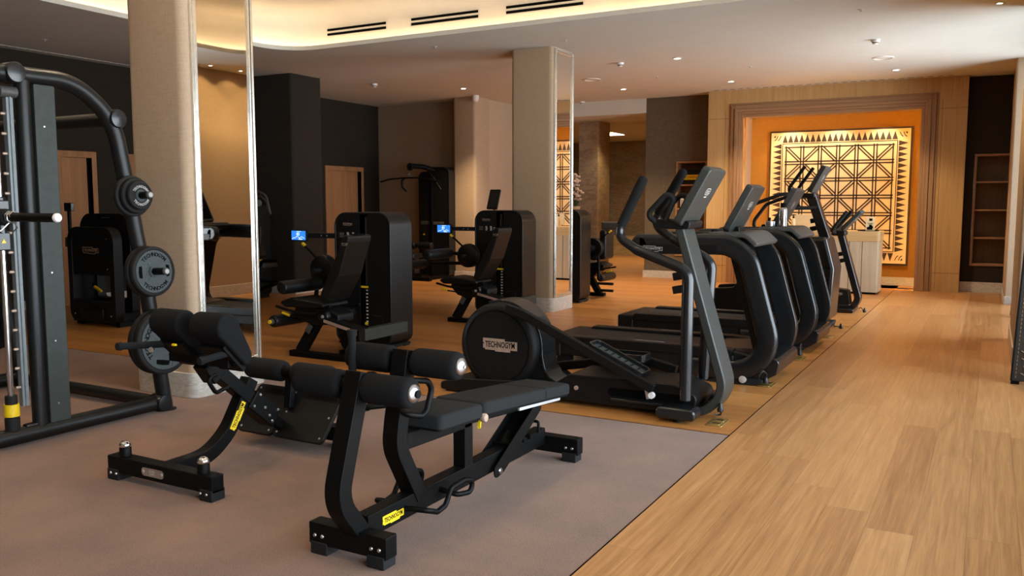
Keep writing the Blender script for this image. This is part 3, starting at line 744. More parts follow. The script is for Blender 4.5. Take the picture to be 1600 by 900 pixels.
slot_row('dark dashed linear air diffuser in the ceiling above the oak portal', (-4.6, 15.9), (-0.6, 15.9), 27, 0.012, 'slot')

# ================================================================== woven leather screens at the window piers
def woven_screen(label, x0, x1, y, z1, n):
    t = thing('woven_screen', label, 'screen', ((x0+x1)/2, y, 0), 'woven leather screens')
    m = MB(); m.span((x0, y, 0.02), (x1, y+0.05, z1)); m.build('leather_panel', 'woven', t, 0.01)
    e = MB(); e.span((x0-0.006, y-0.006, 0.02), (x0+0.016, y+0.056, z1)); e.build('edge_binding', 'rubber', t, 0.008)
    s_ = MB(); k = 0; z = 0.08
    while z < z1-0.05 and k < n:
        xx = x0+0.062+0.012*sin(k*1.7)
        while xx < x1-0.05:
            L = 0.07+0.02*sin(k*2.3+xx*9)
            s_.tube([(xx, y-0.004, z+0.012), (xx+L*0.3, y-0.008, z), (xx+L*0.7, y-0.008, z+0.006), (xx+L, y-0.004, z-0.006)], 0.0045, seg=5); xx += L+0.05
        z += 0.062; k += 1
    s_.build('thread_stitches', 'stitch', t)
    d = MB(); z = 0.05
    while z < z1-0.03: d.span((x0+0.028, y-0.003, z), (x0+0.033, y+0.001, z+0.02)); z += 0.034
    d.build('edge_seam', 'stitch', t)
    f = MB(); f.span((x0, y-0.02, 0), (x0+0.06, y+0.07, 0.02)); f.span((x1-0.06, y-0.02, 0), (x1, y+0.07, 0.02)); f.build('foot', 'black', t)
    for ch in t.children:      # the hanging leans a little away from the aisle
        for v_ in ch.data.vertices: v_.co.x += 0.042*v_.co.z
woven_screen('dark woven leather screen with tan stitches at the right edge, nearest', 0.205, 0.92, 8.1, 2.55, 60)
woven_screen('dark woven leather screen farther back, half hidden behind the pale pier', 0.280, 0.61, 12.9, 2.55, 60)

# ================================================================== carved wall panel in the niche
ax0, ax1, az0, az1 = -3.73, -1.31, 0.40, 2.81; ay = NY-0.045
t = thing('carved_wall_panel', 'large square cream panel with dark star lattice and triangle border in the lit niche', 'artwork', ((ax0+ax1)/2, NY, az0))
m = MB(); m.span((ax0-0.035, NY-0.05, az0-0.04), (ax1+0.035, NY-0.001, az1+0.035)); m.build('backing_board', 'artdark', t)
m = MB(); m.span((ax0, ay-0.02, az0), (ax1, ay, az1)); m.build('cream_ground', 'artcream', t)
W_ = ax1-ax0; Hh = az1-az0; yf = ay-0.021
pat = MB()
def pl(a, b, w=0.024):
    a = V((ax0+a[0]*W_, yf, az0+a[1]*Hh)); b = V((ax0+b[0]*W_, yf, az0+b[1]*Hh)); pat.bar(a, b, 0.004, w, (0,1,0))
def tri(p, q, r_):
    P = [V((ax0+x*W_, yf-0.002, az0+z*Hh)) for x, z in (p, q, r_)]; Q = [v_+V((0,0.003,0)) for v_ in P]
    pat._add(P+Q, [(0,1,2), (5,4,3), (0,3,4,1), (1,4,5,2), (2,5,3,0)])
g0, g1 = 0.105, 0.895; n = 6; cs = (g1-g0)/n; off = 0.0105
fr0, fr1 = g0-0.018, g1+0.018
for d in (0.0,):
    for a, b in (((fr0, fr0), (fr1, fr0)), ((fr1, fr0), (fr1, fr1)), ((fr1, fr1), (fr0, fr1)), ((fr0, fr1), (fr0, fr0))): pl(a, b, 0.014)
for k in range(n+1):
    q = g0+k*cs
    for s_ in (-1, 1):
        if (k == 0 and s_ < 0) or (k == n and s_ > 0): continue
        pl((q+s_*off, g0), (q+s_*off, g1)); pl((g0, q+s_*off), (g1, q+s_*off))
for r_ in range(n):
    for c_ in range(n):
        x0_, x1_ = g0+c_*cs+off, g0+(c_+1)*cs-off; zt, zb = g1-r_*cs-off, g1-(r_+1)*cs+off; e = off*1.25
        for s_ in (-1, 1):
            if (r_+c_) % 2 == 0: pl((x0_+(e if s_ > 0 else 0), zt-(e if s_ < 0 else 0)), (x1_-(e if s_ < 0 else 0), zb+(e if s_ > 0 else 0)))
            else: pl((x0_+(e if s_ > 0 else 0), zb+(e if s_ < 0 else 0)), (x1_-(e if s_ < 0 else 0), zt-(e if s_ > 0 else 0)))
nt_ = 20; b0, b1 = 0.085, 0.915; st_ = (b1-b0)/nt_
for k in range(nt_):
    a = b0+k*st_; c_ = a+st_/2; w = st_*0.47
    tri((c_-w, 0.922), (c_+w, 0.922), (c_, 0.985)); tri((c_+w, 0.078), (c_-w, 0.078), (c_, 0.015))
    tri((0.922, c_+w), (0.922, c_-w), (0.985, c_)); tri((0.078, c_-w), (0.078, c_+w), (0.015, c_))
for cx_, cz_, sx, sz in ((0.04, 0.96, 1, -1), (0.96, 0.96, -1, -1), (0.04, 0.04, 1, 1), (0.96, 0.04, -1, 1)):
    tri((cx_-0.022*sx, cz_-0.012*sz), (cx_-0.004*sx, cz_-0.02*sz), (cx_-0.012*sx, cz_+0.002*sz))
    for d in (0.0, 0.026):
        pl((cx_-0.015*sx+d*sx, cz_+0.02*sz), (cx_+d*sx*0.9, cz_+0.008*sz), 0.016); pl((cx_+d*sx*0.9, cz_+0.008*sz), (cx_+0.008*sx+d*sx, cz_-0.016*sz), 0.014)
pat.build('lattice_pattern', 'artdark', t)

# ================================================================== reception desk and what stands on it
dx0, dx1, dy0, dy1, dz = -3.45, -1.555, 15.0, 15.62, 1.03
t = thing('reception_desk', 'pale wood reception desk with a honey counter in front of the carved panel', 'desk', ((dx0+dx1)/2, (dy0+dy1)/2, 0))
m = MB(); m.prism(rrect(dx0, dy0+0.012, dx1-0.012, dy1, 0.03, 4), (0,0,0), (1,0,0), (0,1,0), 0.035, dz-0.165); m.build('body', 'desk', t)
m = MB(); m.span((dx0+0.03, dy0+0.05, 0), (dx1-0.05, dy1-0.03, 0.035)); m.build('plinth', 'slot', t)
m = MB(); m.prism(rrect(dx0-0.01, dy0, dx1, dy1+0.01, 0.05, 5), (0,0,0), (1,0,0), (0,1,0), dz-0.165, dz); m.build('counter', 'desktop', t, 0.004)
m = MB()
for x in (-1.82, -2.02, -2.30, -2.58, -2.86, -3.14): m.span((x, dy0+0.0105, 0.035), (x+0.007, dy0+0.0125, dz-0.165))
m.build('panel_joints', 'slot', t)
t = thing('desk_screen', 'back of a pale screen standing on the reception desk', 'screen', (-2.82, 15.42, dz))
m = MB(); m.span((-2.98, 15.40, dz+0.03), (-2.64, 15.425, dz+0.26)); m.build('display', 'frosted', t, 0.006)
m = MB(); m.span((-2.87, 15.37, dz), (-2.75, 15.50, dz+0.012)); m.span((-2.83, 15.425, dz+0.005), (-2.79, 15.45, dz+0.16)); m.build('stand', 'alu', t)
t = thing('pump_bottle', 'clear pump bottle beside the pale screen on the reception desk', 'bottle', (-2.955, 15.2, dz))
m = MB(); m.lathe([(0, 0), (0.035, 0), (0.036, 0.16), (0.02, 0.19), (0.014, 0.2), (0, 0.2)], (-2.955, 15.2, dz), (0,0,1), 20); m.build('bottle_body', 'frosted', t)
m = MB(); m.cyl((-2.955, 15.2, dz+0.2), (-2.955, 15.2, dz+0.235), 0.017, 14); m.cyl((-2.955, 15.2, dz+0.235), (-2.955, 15.2, dz+0.26), 0.006, 8); m.bar((-2.955, 15.2, dz+0.262), (-2.915, 15.2, dz+0.258), 0.012, 0.012); m.build('pump', 'ink', t)
t = thing('sign_card', 'small upright sign card with dark print on the right end of the desk', 'sign', (-1.735, 15.25, dz))
m = MB(); m.span((-1.805, 15.25, dz), (-1.665, 15.256, dz+0.235)); m.build('card', 'artcream', t)
m = MB(); m.span((-1.755, 15.247, dz+0.165), (-1.705, 15.25, dz+0.205)); m.span((-1.785, 15.247, dz+0.02), (-1.70, 15.25, dz+0.065)); m.prism([(-0.03,0), (0.05,0), (0.03,0.04), (-0.01,0.055)], (-1.735, 15.25, dz+0.05), (1,0,0), (0,0,1), 0, 0.003)
for k in range(3): m.span((-1.78+0.01*k, 15.247, dz+0.125-0.012*k), (-1.69-0.01*k, 15.25, dz+0.130-0.012*k))
m.build('print', 'ink', t)
m = MB(); m.lathe([(0, 0), (0.16, 0), (0.165, 0.012), (0.155, 0.012), (0.15, 0.005), (0, 0.005)], (-1.76, 15.22, dz), (0,0,1), 28)
one('desk_tray', m, 'ink', 'flat dark tray under the sign card on the desk', 'tray')

# ================================================================== lights
w = bpy.data.worlds.new('world'); scene.world = w; w.use_nodes = True
bg = w.node_tree.nodes['Background']; bg.inputs[0].default_value = (0.84, 0.93, 1.0, 1); 
_nt = w.node_tree; _g = N(_nt, 'ShaderNodeTexCoord'); _s = N(_nt, 'ShaderNodeSeparateXYZ'); _nt.links.new(_g.outputs['Generated'], _s.inputs[0])
_r = ramp(_nt, mathn(_nt, 'ADD', mathn(_nt, 'MULTIPLY', _s.outputs[2], 0.5), 0.5), [(0.0, (0.62, 0.68, 0.72)), (0.47, (0.66, 0.72, 0.76)), (0.53, (0.60, 0.68, 0.75)), (1.0, (0.42, 0.53, 0.68))])
_nt.links.new(_r.outputs[0], bg.inputs[0]); bg.inputs[1].default_value = 11.5
def lamp(name, typ, loc, energy, col, rot=(0,0,0), **kw):
    d = bpy.data.lights.new(name, typ); d.energy = energy; d.color = col
    for k, v_ in kw.items(): setattr(d, k, v_)
    o = bpy.data.objects.new(name, d); COL.objects.link(o); o.location = loc; o.rotation_euler = rot; return o
def portal(name, x, y0, y1, z0, z1):
    o = lamp(name, 'AREA', (x, (y0+y1)/2, (z0+z1)/2), 1.0, (1,1,1), (0, pi/2, 0), shape='RECTANGLE', size=(z1-z0), size_y=(y1-y0))
    o.data.cycles.is_portal = True
portal('window portal', 1.72, -1.1, 8.2, 0.18, 2.9)
portal('window portal 2', 0.745, 10.86, 14.44, 0.10, 3.46)
WARM = (1.0, 0.74, 0.45)
for ((x, y), _), e in zip(DL, (240, 300, 240, 190, 330)):
    lamp('downlight beam', 'SPOT', (x, y, ZC-0.03), e, WARM, spot_size=radians(100), spot_blend=0.7, shadow_soft_size=0.05)
for x, y, e in ((-7.0, 17.2, 60), (-8.6, 19.8, 160), (-7.0, 21.0, 240), (-9.2, 22.0, 40)):  # added spots without fixtures, to brighten the lobby
    lamp('added lobby beam', 'SPOT', (x, y, 3.24), e, (1.0, 0.78, 0.5), spot_size=radians(110), spot_blend=0.7, shadow_soft_size=0.05)

# added downlights in the raised tray, unseen overhead, to brighten the foreground
for k, (x, y) in enumerate([(x, y) for x in (-7.2, -5.2, -3.2) for y in (1.6, 4.4)]):
    place = ('near' if y < 3 else 'far') + ' row, ' + {-7.2: 'left', -5.2: 'middle', -3.2: 'right'}[x]
    zt = ZC+0.56
    t = thing('added_tray_downlight', 'added unseen downlight in the raised ceiling tray, ' + place, 'light', (x, y, zt), 'added tray downlights')
    m = MB(); m.lathe([(0.05, 0.0), (0.072, 0.0), (0.072, -0.006), (0.054, -0.010), (0.05, -0.004)], (x, y, zt), (0,0,1), 28); m.build('trim_ring', 'white', t)
    m = MB(); m.lathe([(0, -0.002), (0.051, -0.002), (0.051, -0.005), (0, -0.005)], (x, y, zt), (0,0,1), 24); m.build('lens', 'L_down', t)
    lamp('added tray beam', 'SPOT', (x, y, zt-0.03), 95, (1.0, 0.80, 0.55), spot_size=radians(95), spot_blend=0.8, shadow_soft_size=0.06)

for x in (-3.35, -2.55, -1.75):  # added downlights behind the lintel, to brighten the carved panel
    z = OZ+0.06
    t = thing('added_niche_downlight', 'added small downlight inside the reception niche ceiling, ' + {-3.35: 'left', -2.55: 'middle', -1.75: 'right'}[x] + ' of three', 'light', (x, 16.33, z), 'added niche downlights')
    m = MB(); m.lathe([(0.03, 0.0), (0.045, 0.0), (0.045, -0.006), (0.032, -0.008), (0.03, -0.003)], (x, 16.5, z), (0,0,1), 20); m.build('trim_ring', 'white', t)
    m = MB(); m.lathe([(0, -0.001), (0.031, -0.001), (0.031, -0.004), (0, -0.004)], (x, 16.5, z), (0,0,1), 20); m.build('lens', 'L_down', t)
    lamp('added niche beam', 'SPOT', (x, 16.5, z-0.02), 40, (1.0, 0.84, 0.60), (radians(12), 0, 0), spot_size=radians(100), spot_blend=0.8, shadow_soft_size=0.03)
for y, w_ in ((9.35, 'nearest'), (9.95, 'middle'), (10.5, 'farthest')):  # added downlights that brighten the pier for its mirror reflection
    x = -0.03
    t = thing('added_pier_downlight', 'added small warm downlight grazing the pale pier, ' + w_ + ' of three', 'light', (x, y, ZC), 'added pier downlights')
    m = MB(); m.lathe([(0.028, 0.0), (0.042, 0.0), (0.042, -0.005), (0.030, -0.007), (0.028, -0.003)], (x, y, ZC), (0,0,1), 20); m.build('trim_ring', 'white', t)
    m = MB(); m.lathe([(0, -0.001), (0.029, -0.001), (0.029, -0.003), (0, -0.003)], (x, y, ZC), (0,0,1), 20); m.build('lens', 'L_down', t)
    lamp('added pier beam', 'SPOT', (x, y, ZC-0.02), 75, (1.0, 0.66, 0.27), (0, radians(-10), 0), spot_size=radians(120), spot_blend=0.9, shadow_soft_size=0.05)
# ================================================================== helpers for gym equipment
def bolt(mb, p, n, r=0.009, h=0.005):
    p, n = V(p), V(n).normalized(); mb.lathe([(0, h), (r*0.75, h), (r, h*0.4), (r, 0), (0, 0)][::-1], p, n, 12); return mb
def foam_roller(name, a, b, r, parent, mat='pad', cap=None, cap_mat='chrome', cap_r=0.04):
    a, b = V(a), V(b); L = (b-a).length; d = (b-a).normalized(); e = min(0.03, L*0.15)
    m = MB(); m.lathe([(0, 0.002), (r*0.72, 0.0), (r*0.90, e*0.25), (r*0.98, e*0.7), (r, e*1.2), (r, L-e*1.2), (r*0.98, L-e*0.7), (r*0.90, L-e*0.25), (r*0.72, L), (0, L-0.002)], a, d, 36)
    o = m.build(name, mat, parent)
    if cap is not None:
        q, n = (b, d) if cap == 'b' else (a, -d)
        c = MB(); c.lathe([(0, 0.0), (cap_r, 0.0), (cap_r, 0.004), (cap_r*0.85, 0.012), (cap_r*0.4, 0.018), (0, 0.019)], q, n, 28); co = c.build('end_cap', cap_mat, o)
        c = MB(); c.lathe([(0.0, 0.018), (0.008, 0.018), (0.008, 0.023), (0, 0.023)], q, n, 8); c.build('screw', 'greyprint', o)
    return o

# ================================================================== smith machine on the left
SX = -5.15; SX2 = -6.90
sm = thing('smith_machine', 'large black tubular smith machine with vertical guide rods at the left edge', 'smith machine', ((SX+SX2)/2, 3.0, 0))
R_ = 0.052
def side_frame(x):
    m = MB(); m.tube([(x, 1.78, 0.02), (x, 1.93, 1.0), (x, 2.10, 2.03), (x, 2.28, 2.245), (x, 3.50, 2.255), (x, 3.775, 2.04), (x, 3.965, 1.0), (x, 4.098, 0.02)], R_, [0, 1.5, 0.3, 0.35, 0.42, 0.42, 1.5, 0], seg=20, n=10)
    m.build('side_frame', 'frame', sm)
    m = MB(); m.tube([(x, 1.82, 0.062), (x, 4.05, 0.062)], R_, seg=20); m.build('base_tube', 'frame', sm)
    for y in (1.78, 4.098):
        m = MB(); m.lathe([(0, 0), (0.075, 0), (0.075, 0.006), (0.06, 0.012), (0, 0.012)], (x, y, 0.001), (0,0,1), 28); m.build('floor_foot', 'rubber', sm)
side_frame(SX); side_frame(SX2)
for y, z in ((3.775, 2.04), (3.10, 2.255), (4.05, 0.062), (1.82, 0.062)):
    m = MB(); m.tube([(SX+0.058, y, z), (SX2-0.058, y, z)], 0.045, seg=18); cb = m.build('cross_tube', 'frame', sm)
    for x, d in ((SX, 1), (SX2, -1)):
        m = MB(); m.lathe([(0.057, -0.06), (0.062, -0.05), (0.062, 0.055), (0.056, 0.066), (0.03, 0.070), (0, 0.0705)], (x, y, z), (d,0,0), 28); m.build('joint_sleeve', 'gloss', cb)
for x, d in ((SX, 1), (SX2, -1)):
    m = MB(); m.tube([(x, 3.165, 0.10), (x, 3.165, 2.22)], 0.044, seg=20); m.build('upright_tube', 'frame', sm)
    m = MB(); m.prism(rrect(3.214, 0.10, 3.352, 2.205, 0.01, 2), (x-d*0.035, 0, 0), (0,d,0) if d > 0 else (0,1,0), (0,0,1), -0.0, 0.07 if d > 0 else -0.07); pn = m.build('upright_panel', 'post', sm, 0.006)
    b = MB()
    for z in (0.22, 0.62, 1.05, 1.95): bolt(b, (x+d*0.036, 3.27, z), (d,0,0), 0.006, 0.003)
    b.build('bolts', 'alu', pn)
    m = MB(); m.span((x-0.02, 3.052, 0.24), (x+0.02, 3.094, 2.12)); m.span((x-0.028, 3.068, 0.24), (x+0.028, 3.078, 2.12)); rk = m.build('rack_strip', 'rack' if d > 0 else 'black', sm, 0.003)
    for k in range(15):
        z = 0.36+0.118*k; g = MB(); g.lathe([(0, 0), (0.009, 0), (0.009, 0.024), (0.006, 0.03), (0, 0.031)], (x, 3.055, z), (0,-1,0), 14); g.build('catch_peg', 'tan', rk)
    m = MB(); m.tube([(x, 2.992, 0.10), (x, 2.992, 2.22)], 0.0175, seg=18); m.build('guide_rod', 'chrome', sm)
    m = MB(); m.lathe([(0, 0), (0.042, 0), (0.042, 0.075), (0.034, 0.085), (0, 0.085)], (x, 2.992, 0.105), (0,0,1), 24); bp = m.build('rod_buffer', 'rubber', sm)
    m = MB(); m.lathe([(0.036, 0.0), (0.043, 0.0), (0.043, 0.075), (0.036, 0.075)], (x, 2.992, 0.192), (0,0,1), 24); m.build('yellow_collar', 'yellow', bp)
    m = MB(); m.lathe([(0.0, 0.0), (0.034, 0.0), (0.034, 0.05), (0.0, 0.05)], (x, 2.992, 0.268), (0,0,1), 24); m.build('top_collar', 'rubber', bp)
    m = MB(); m.lathe([(0, 0), (0.034, 0), (0.034, 0.10), (0, 0.10)], (x+d*0.01, 3.115, 2.14), (0,-1,0), 18); m.build('rod_clamp', 'grey', sm)
    m = MB(); m.span((x-0.022, 3.06, 0.075), (x+0.03, 3.17, 0.125)); m.build('rod_foot', 'gloss', sm, 0.012)
# the guided bar
m = MB(); m.tube([(SX2-0.55, 2.975, 1.40), (SX+0.55, 2.975, 1.40)], 0.0155, seg=16); br = m.build('guided_bar', 'chrome', sm)
for x, d in ((SX, 1), (SX2, -1)):
    m = MB(); m.span((x-0.035, 2.93, 1.40), (x+0.035, 3.03, 1.50)); m.span((x-0.030, 2.945, 1.20), (x+0.030, 3.03, 1.31)); m.cyl((x, 2.992, 1.2), (x, 2.992, 1.52), 0.030, 18); ca = m.build('bar_carriage', 'gloss', sm, 0.008)
    m = MB(); m.prism([(0,0), (0.03,0), (0.015,0.026)], (x+d*0.031, 2.97, 1.245), (0,1,0), (0,0,1), 0, 0.001*d); m.build('warning_mark', 'yellow', ca)
    m = MB(); m.tube([(x+d*0.09, 2.975, 1.40), (x+d*0.57, 2.975, 1.40)], 0.0255, seg=22); sl = m.build('bar_sleeve', 'black', sm)
    m = MB(); m.lathe([(0, 0), (0.026, 0), (0.026, 0.012), (0.02, 0.02), (0, 0.021)], (x+d*0.565, 2.975, 1.40), (d,0,0), 22); m.build('sleeve_cap', 'whitecap', sl)
    m = MB(); m.lathe([(0.026, 0), (0.05, 0), (0.05, 0.03), (0.04, 0.045), (0.026, 0.045)], (x+d*0.055, 2.975, 1.40), (d,0,0), 24); m.build('sleeve_flange', 'rubber', sl)
    m = MB()
    pts = [(x+d*(0.115+0.003*k), 2.975+0.034*cos(k*0.9), 1.40+0.034*sin(k*0.9)) for k in range(18)]
    m.tube(pts, 0.0035, seg=6); m.tube([pts[0], (x+d*0.10, 2.94, 1.33), (x+d*0.08, 2.91, 1.30)], 0.004, seg=6); m.tube([pts[-1], (x+d*0.15, 3.0, 1.34), (x+d*0.10, 3.0, 1.31)], 0.004, seg=6); m.build('spring_clip', 'alu', sl)
# plate horns on the sloping rear tubes
HORN = [(3.835, 1.525, 0.25), (3.925, 1.01, 0.27), (3.985, 0.515, 0.28)]
for x, d in ((SX, 1), (SX2, -1)):
    for y, z, L in HORN:
        m = MB(); m.tube([(x, y, z), (x+d*L, y, z+0.012)], 0.0245, seg=20); h = m.build('plate_horn', 'black', sm)
        m = MB(); m.lathe([(0, 0), (0.025, 0), (0.025, 0.012), (0.02, 0.018), (0, 0.018)], (x+d*L, y, z+0.012), (d,0,0.04), 20); m.build('horn_cap', 'plate', h)
        m = MB(); m.lathe([(0.012, 0.018), (0.016, 0.018), (0.016, 0.0205), (0.012, 0.0205)], (x+d*L, y, z+0.012), (d,0,0.04), 16); m.build('cap_ring', 'greyprint', h)

def arc_text(mb, txt, c, u, v, radius, height, a_mid, spread, flip=False, depth=0.0015):
    n = len(txt)
    for i, ch in enumerate(txt):
        a = a_mid + spread*((n-1)/2-i)/(n-1) * (-1 if flip else 1)
        rd = u*cos(a)+v*sin(a); up = -rd if flip else rd; ri = V(up).cross(u.cross(v))
        mb.text(ch, c+rd*radius, ri, up, height, depth, bold=0.025)
def weight_plate(label, c, R, th, d, face=True, group='rubber weight plates on the smith machine', weight='20', tilt=0.0):
    c = V(c); n = V((d,0,0.045)).normalized()
    u = V((0,1,0)) if d > 0 else V((0,-1,0)); v = n.cross(u).normalized(); u = v.cross(n)
    if tilt: u, v = u*cos(tilt)+v*sin(tilt), v*cos(tilt)-u*sin(tilt)
    t = thing('weight_plate', label, 'weight plate', c, group)
    m = MB(); m.lathe([(0.0265, 0.0), (0.05, 0.0), (R*0.90, 0.0), (R*0.98, 0.004), (R, 0.012), (R, th-0.012), (R*0.98, th-0.004), (R*0.94, th), (R*0.88, th), (R*0.86, th-0.005), (0.0265, th-0.005)], c, n, 56)
    m.bm.faces.ensure_lookup_table(); m.build('rubber_disc', 'rubber', t)
    if not face: return t
    q = c+n*(th-0.0055)
    if R > 0.15:
        for s in (1, -1):   # raised lettered segments above and below the grips
            a0 = radians(24); pts = []
            for k in range(21):
                a = a0+(pi-2*a0)*k/20; pts.append((R*0.85*cos(a), s*R*0.85*sin(a)))
            y0 = R*0.85*sin(a0); pts += [(-R*0.30, s*y0), (-R*0.22, s*R*0.2), (R*0.22, s*R*0.2), (R*0.30, s*y0)]
            if s < 0: pts = pts[::-1]
            m = MB(); m.prism(pts, q, u, v, 0, 0.006); sg = m.build('raised_segment', 'plate', t)
            tx = MB(); arc_text(tx, 'TECHNOGYM', q+n*0.006, u, v, R*0.68, R*0.155, pi/2 if s > 0 else -pi/2, radians(92), s < 0)
            tx.build('lettering', 'ink', sg)
        m = MB(); m.ringprism(circle2d(R*0.85, 48), circle2d(0.045, 48), q, u, v, 0, 0.002); m.build('face_disc', 'plate', t)
        for s in (1, -1):
            m = MB(); m.prism(rpoly([(s*R*0.56, -R*0.25), (s*R*0.70, -R*0.22), (s*R*0.72, 0), (s*R*0.70, R*0.22), (s*R*0.56, R*0.25)], R*0.03), q, u, v, 0.0015, 0.0035); m.build('grip_slot', 'slot', t)
        m = MB(); m.ringprism(circle2d(R*0.84, 48), circle2d(R*0.80, 48), q, u, v, 0, 0.004); m.build('rim_ring', 'plate', t)
    else:
        m = MB(); m.ringprism(circle2d(R*0.86, 44), circle2d(R*0.40, 44), q, u, v, 0, 0.003); sg = m.build('raised_ring', 'rubber', t)
        tx = MB(); arc_text(tx, 'TECHNOGYM', q+n*0.003, u, v, R*0.63, R*0.19, pi/2, radians(110)); arc_text(tx, 'TECHNOGYM', q+n*0.003, u, v, R*0.63, R*0.19, -pi/2, radians(110), True)
        tx.build('lettering', 'greyprint', sg)
    m = MB(); m.lathe([(0.0262, 0.0), (0.042, 0.0), (0.040, 0.006), (0.0262, 0.006)], q, n, 28); m.build('hub_ring', 'plate', t)
    return t
def horn_point(i, x): y, z, L = HORN[i]; return (SX+x, y, z+0.012*x/L)
weight_plate('smallest weight plate, outermost on the top horn of the smith machine', horn_point(0, 0.145), 0.095, 0.03, 1)
weight_plate('middle sized weight plate behind the smallest one on the top horn', horn_point(0, 0.108), 0.118, 0.032, 1)
weight_plate('largest of three weight plates on the top horn, against the tube', horn_point(0, 0.066), 0.137, 0.036, 1)
weight_plate('outer lettered weight plate with two grip slots on the middle horn', horn_point(1, 0.118), 0.172, 0.045, 1)
weight_plate('inner weight plate on the middle horn, only its black edge showing', horn_point(1, 0.066), 0.176, 0.047, 1, False)
weight_plate('outer big lettered weight plate on the lowest horn behind the hip pads', horn_point(2, 0.118), 0.226, 0.052, 1, True, tilt=radians(78))
weight_plate('inner big weight plate on the lowest horn, only its black edge showing', horn_point(2, 0.058), 0.226, 0.055, 1, False)
y, z, L = HORN[2]
weight_plate('big weight plate on the far side of the smith machine at the left edge', (SX2-0.118, y, z), 0.226, 0.055, -1)

# ================================================================== back extension bench (roman chair)
RX = -3.71
rc = thing('back_extension_bench', 'black angled back extension bench with two rounded hip pads and a footplate', 'exercise bench', (RX, 3.4, 0))
m = MB(); m.span((RX-0.40, 2.885, 0.04), (RX+0.40, 2.965, 0.13)); fb = m.build('front_foot_bar', 'black', rc, 0.006)
for s in (-1, 1):
    m = MB(); m.span((RX+s*0.355-0.045, 2.88, 0.0), (RX+s*0.355+0.045, 2.97, 0.06)); ft = m.build('rubber_foot', 'rubber', fb, 0.006)
    m = MB(); m.lathe([(0, 0), (0.031, 0), (0.031, 0.045), (0.026, 0.052), (0, 0.052)], (RX+s*0.30, 2.925, 0.129), (0,0,1), 24); m.build('knob_base', 'black', fb)
    m = MB(); m.lathe([(0.029, 0.0), (0.031, 0.006), (0.028, 0.018), (0.018, 0.029), (0, 0.033)], (RX+s*0.30, 2.925, 0.18), (0,0,1), 24); m.build('knob_dome', 'chrome', fb)
b = MB()
for s in (-1, 1):
    for k in (-1, 1): bolt(b, (RX+s*0.345+k*0.022, 2.88, 0.038), (0,-1,0), 0.008)
b.build('foot_bolts', 'alu', fb)
m = MB(); m.prism(rrect(-0.085, -0.022, 0.085, 0.022, 0.02, 5), (RX-0.035, 2.8845, 0.085), (1,0,0), (0,0,1), 0, 0.002); pl_ = m.build('serial_plate', 'alu', fb)
m = MB()
for k in range(3): m.span((RX-0.06, 2.8815, 0.074+k*0.009), (RX-0.02, 2.8825, 0.078+k*0.009))
for s in (-1, 1): bolt(m, (RX-0.035+s*0.07, 2.8825, 0.085), (0,-1,0), 0.009, 0.002)
m.build('plate_print', 'greyprint', fb)
m = MB(); m.rectpath([(RX, 2.93, 0.092), (RX, 3.21, 0.095), (RX, 3.36, 0.20), (RX, 3.535, 0.47)], 0.075, 0.075, (1,0,0), [0, 0.28, 0.35, 0], 10); bmn = m.build('curved_beam', 'black', rc, 0.005)
d_ = V((0, 3.457-3.334, 0.309-0.196)).normalized()
d_ = (V((RX, 3.50, 0.425))-V((RX, 3.375, 0.225))).normalized()
ctr = V((RX+0.038, 3.405, 0.285)); logo(rc, ctr, d_, V((1,0,0)).cross(d_), 0.17, 'yellow', 'ink', 0.25, 'yellow_sticker')
# inclined rail and sliding carriage
rd = V((0, 0.635, -0.545)).normalized(); rn = V((0, 0.545, 0.635)).normalized()
P0 = V((RX, 3.24, 0.60))
m = MB(); m.bar(P0+rd*-0.02, P0+rd*0.50, 0.085, 0.075, (1,0,0)); m.build('sloping_rail', 'black', rc, 0.006)
m = MB(); m.bar(P0+rd*0.36-rn*0.005, P0+rd*0.60-rn*0.005, 0.11, 0.115, (1,0,0)); cg = m.build('clamp_plate', 'black', rc, 0.008)
b = MB()
for q, w_ in ((0.39, 0.04), (0.39, -0.035), (0.57, 0.04), (0.57, -0.035), (0.47, 0.0), (0.53, -0.02)): bolt(b, P0+rd*q+rn*w_+V((0.055,0,0)), (1,0,0), 0.009)
b.build('clamp_bolts', 'alu', cg)
m = MB(); m.bar(P0+rd*0.55, P0+rd*0.86, 0.055, 0.055, (1,0,0)); ir = m.build('inner_slide', 'black', rc, 0.004)
m = MB(); m.bar(P0+rd*0.60+rn*0.0285, P0+rd*0.82+rn*0.0285, 0.018, 0.006, (1,0,0)); m.build('scale_strip', 'grey', ir)
m = MB(); m.tube([P0+rd*0.04-rn*0.03+V((0.045,0,0)), P0+rd*0.0-rn*0.085+V((0.05,0,0)), P0+rd*0.10-rn*0.115+V((0.05,0,0)), P0+rd*0.16-rn*0.04+V((0.045,0,0))], 0.012, 0.03, seg=10); m.build('pop_pin_guard', 'black', rc)
# rear foot bar
m = MB(); m.span((RX-0.37, 3.93, 0.04), (RX+0.37, 4.01, 0.13)); rb = m.build('rear_foot_bar', 'black', rc, 0.006)
for s in (-1, 1):
    m = MB(); m.span((RX+s*0.325-0.045, 3.925, 0.0), (RX+s*0.325+0.045, 4.015, 0.06)); m.build('rubber_foot', 'rubber', rb, 0.006)
m = MB(); m.bar(P0+rd*0.80, V((RX, 3.95, 0.08)), 0.07, 0.06, (1,0,0)); m.build('rear_strut', 'black', rc, 0.004)
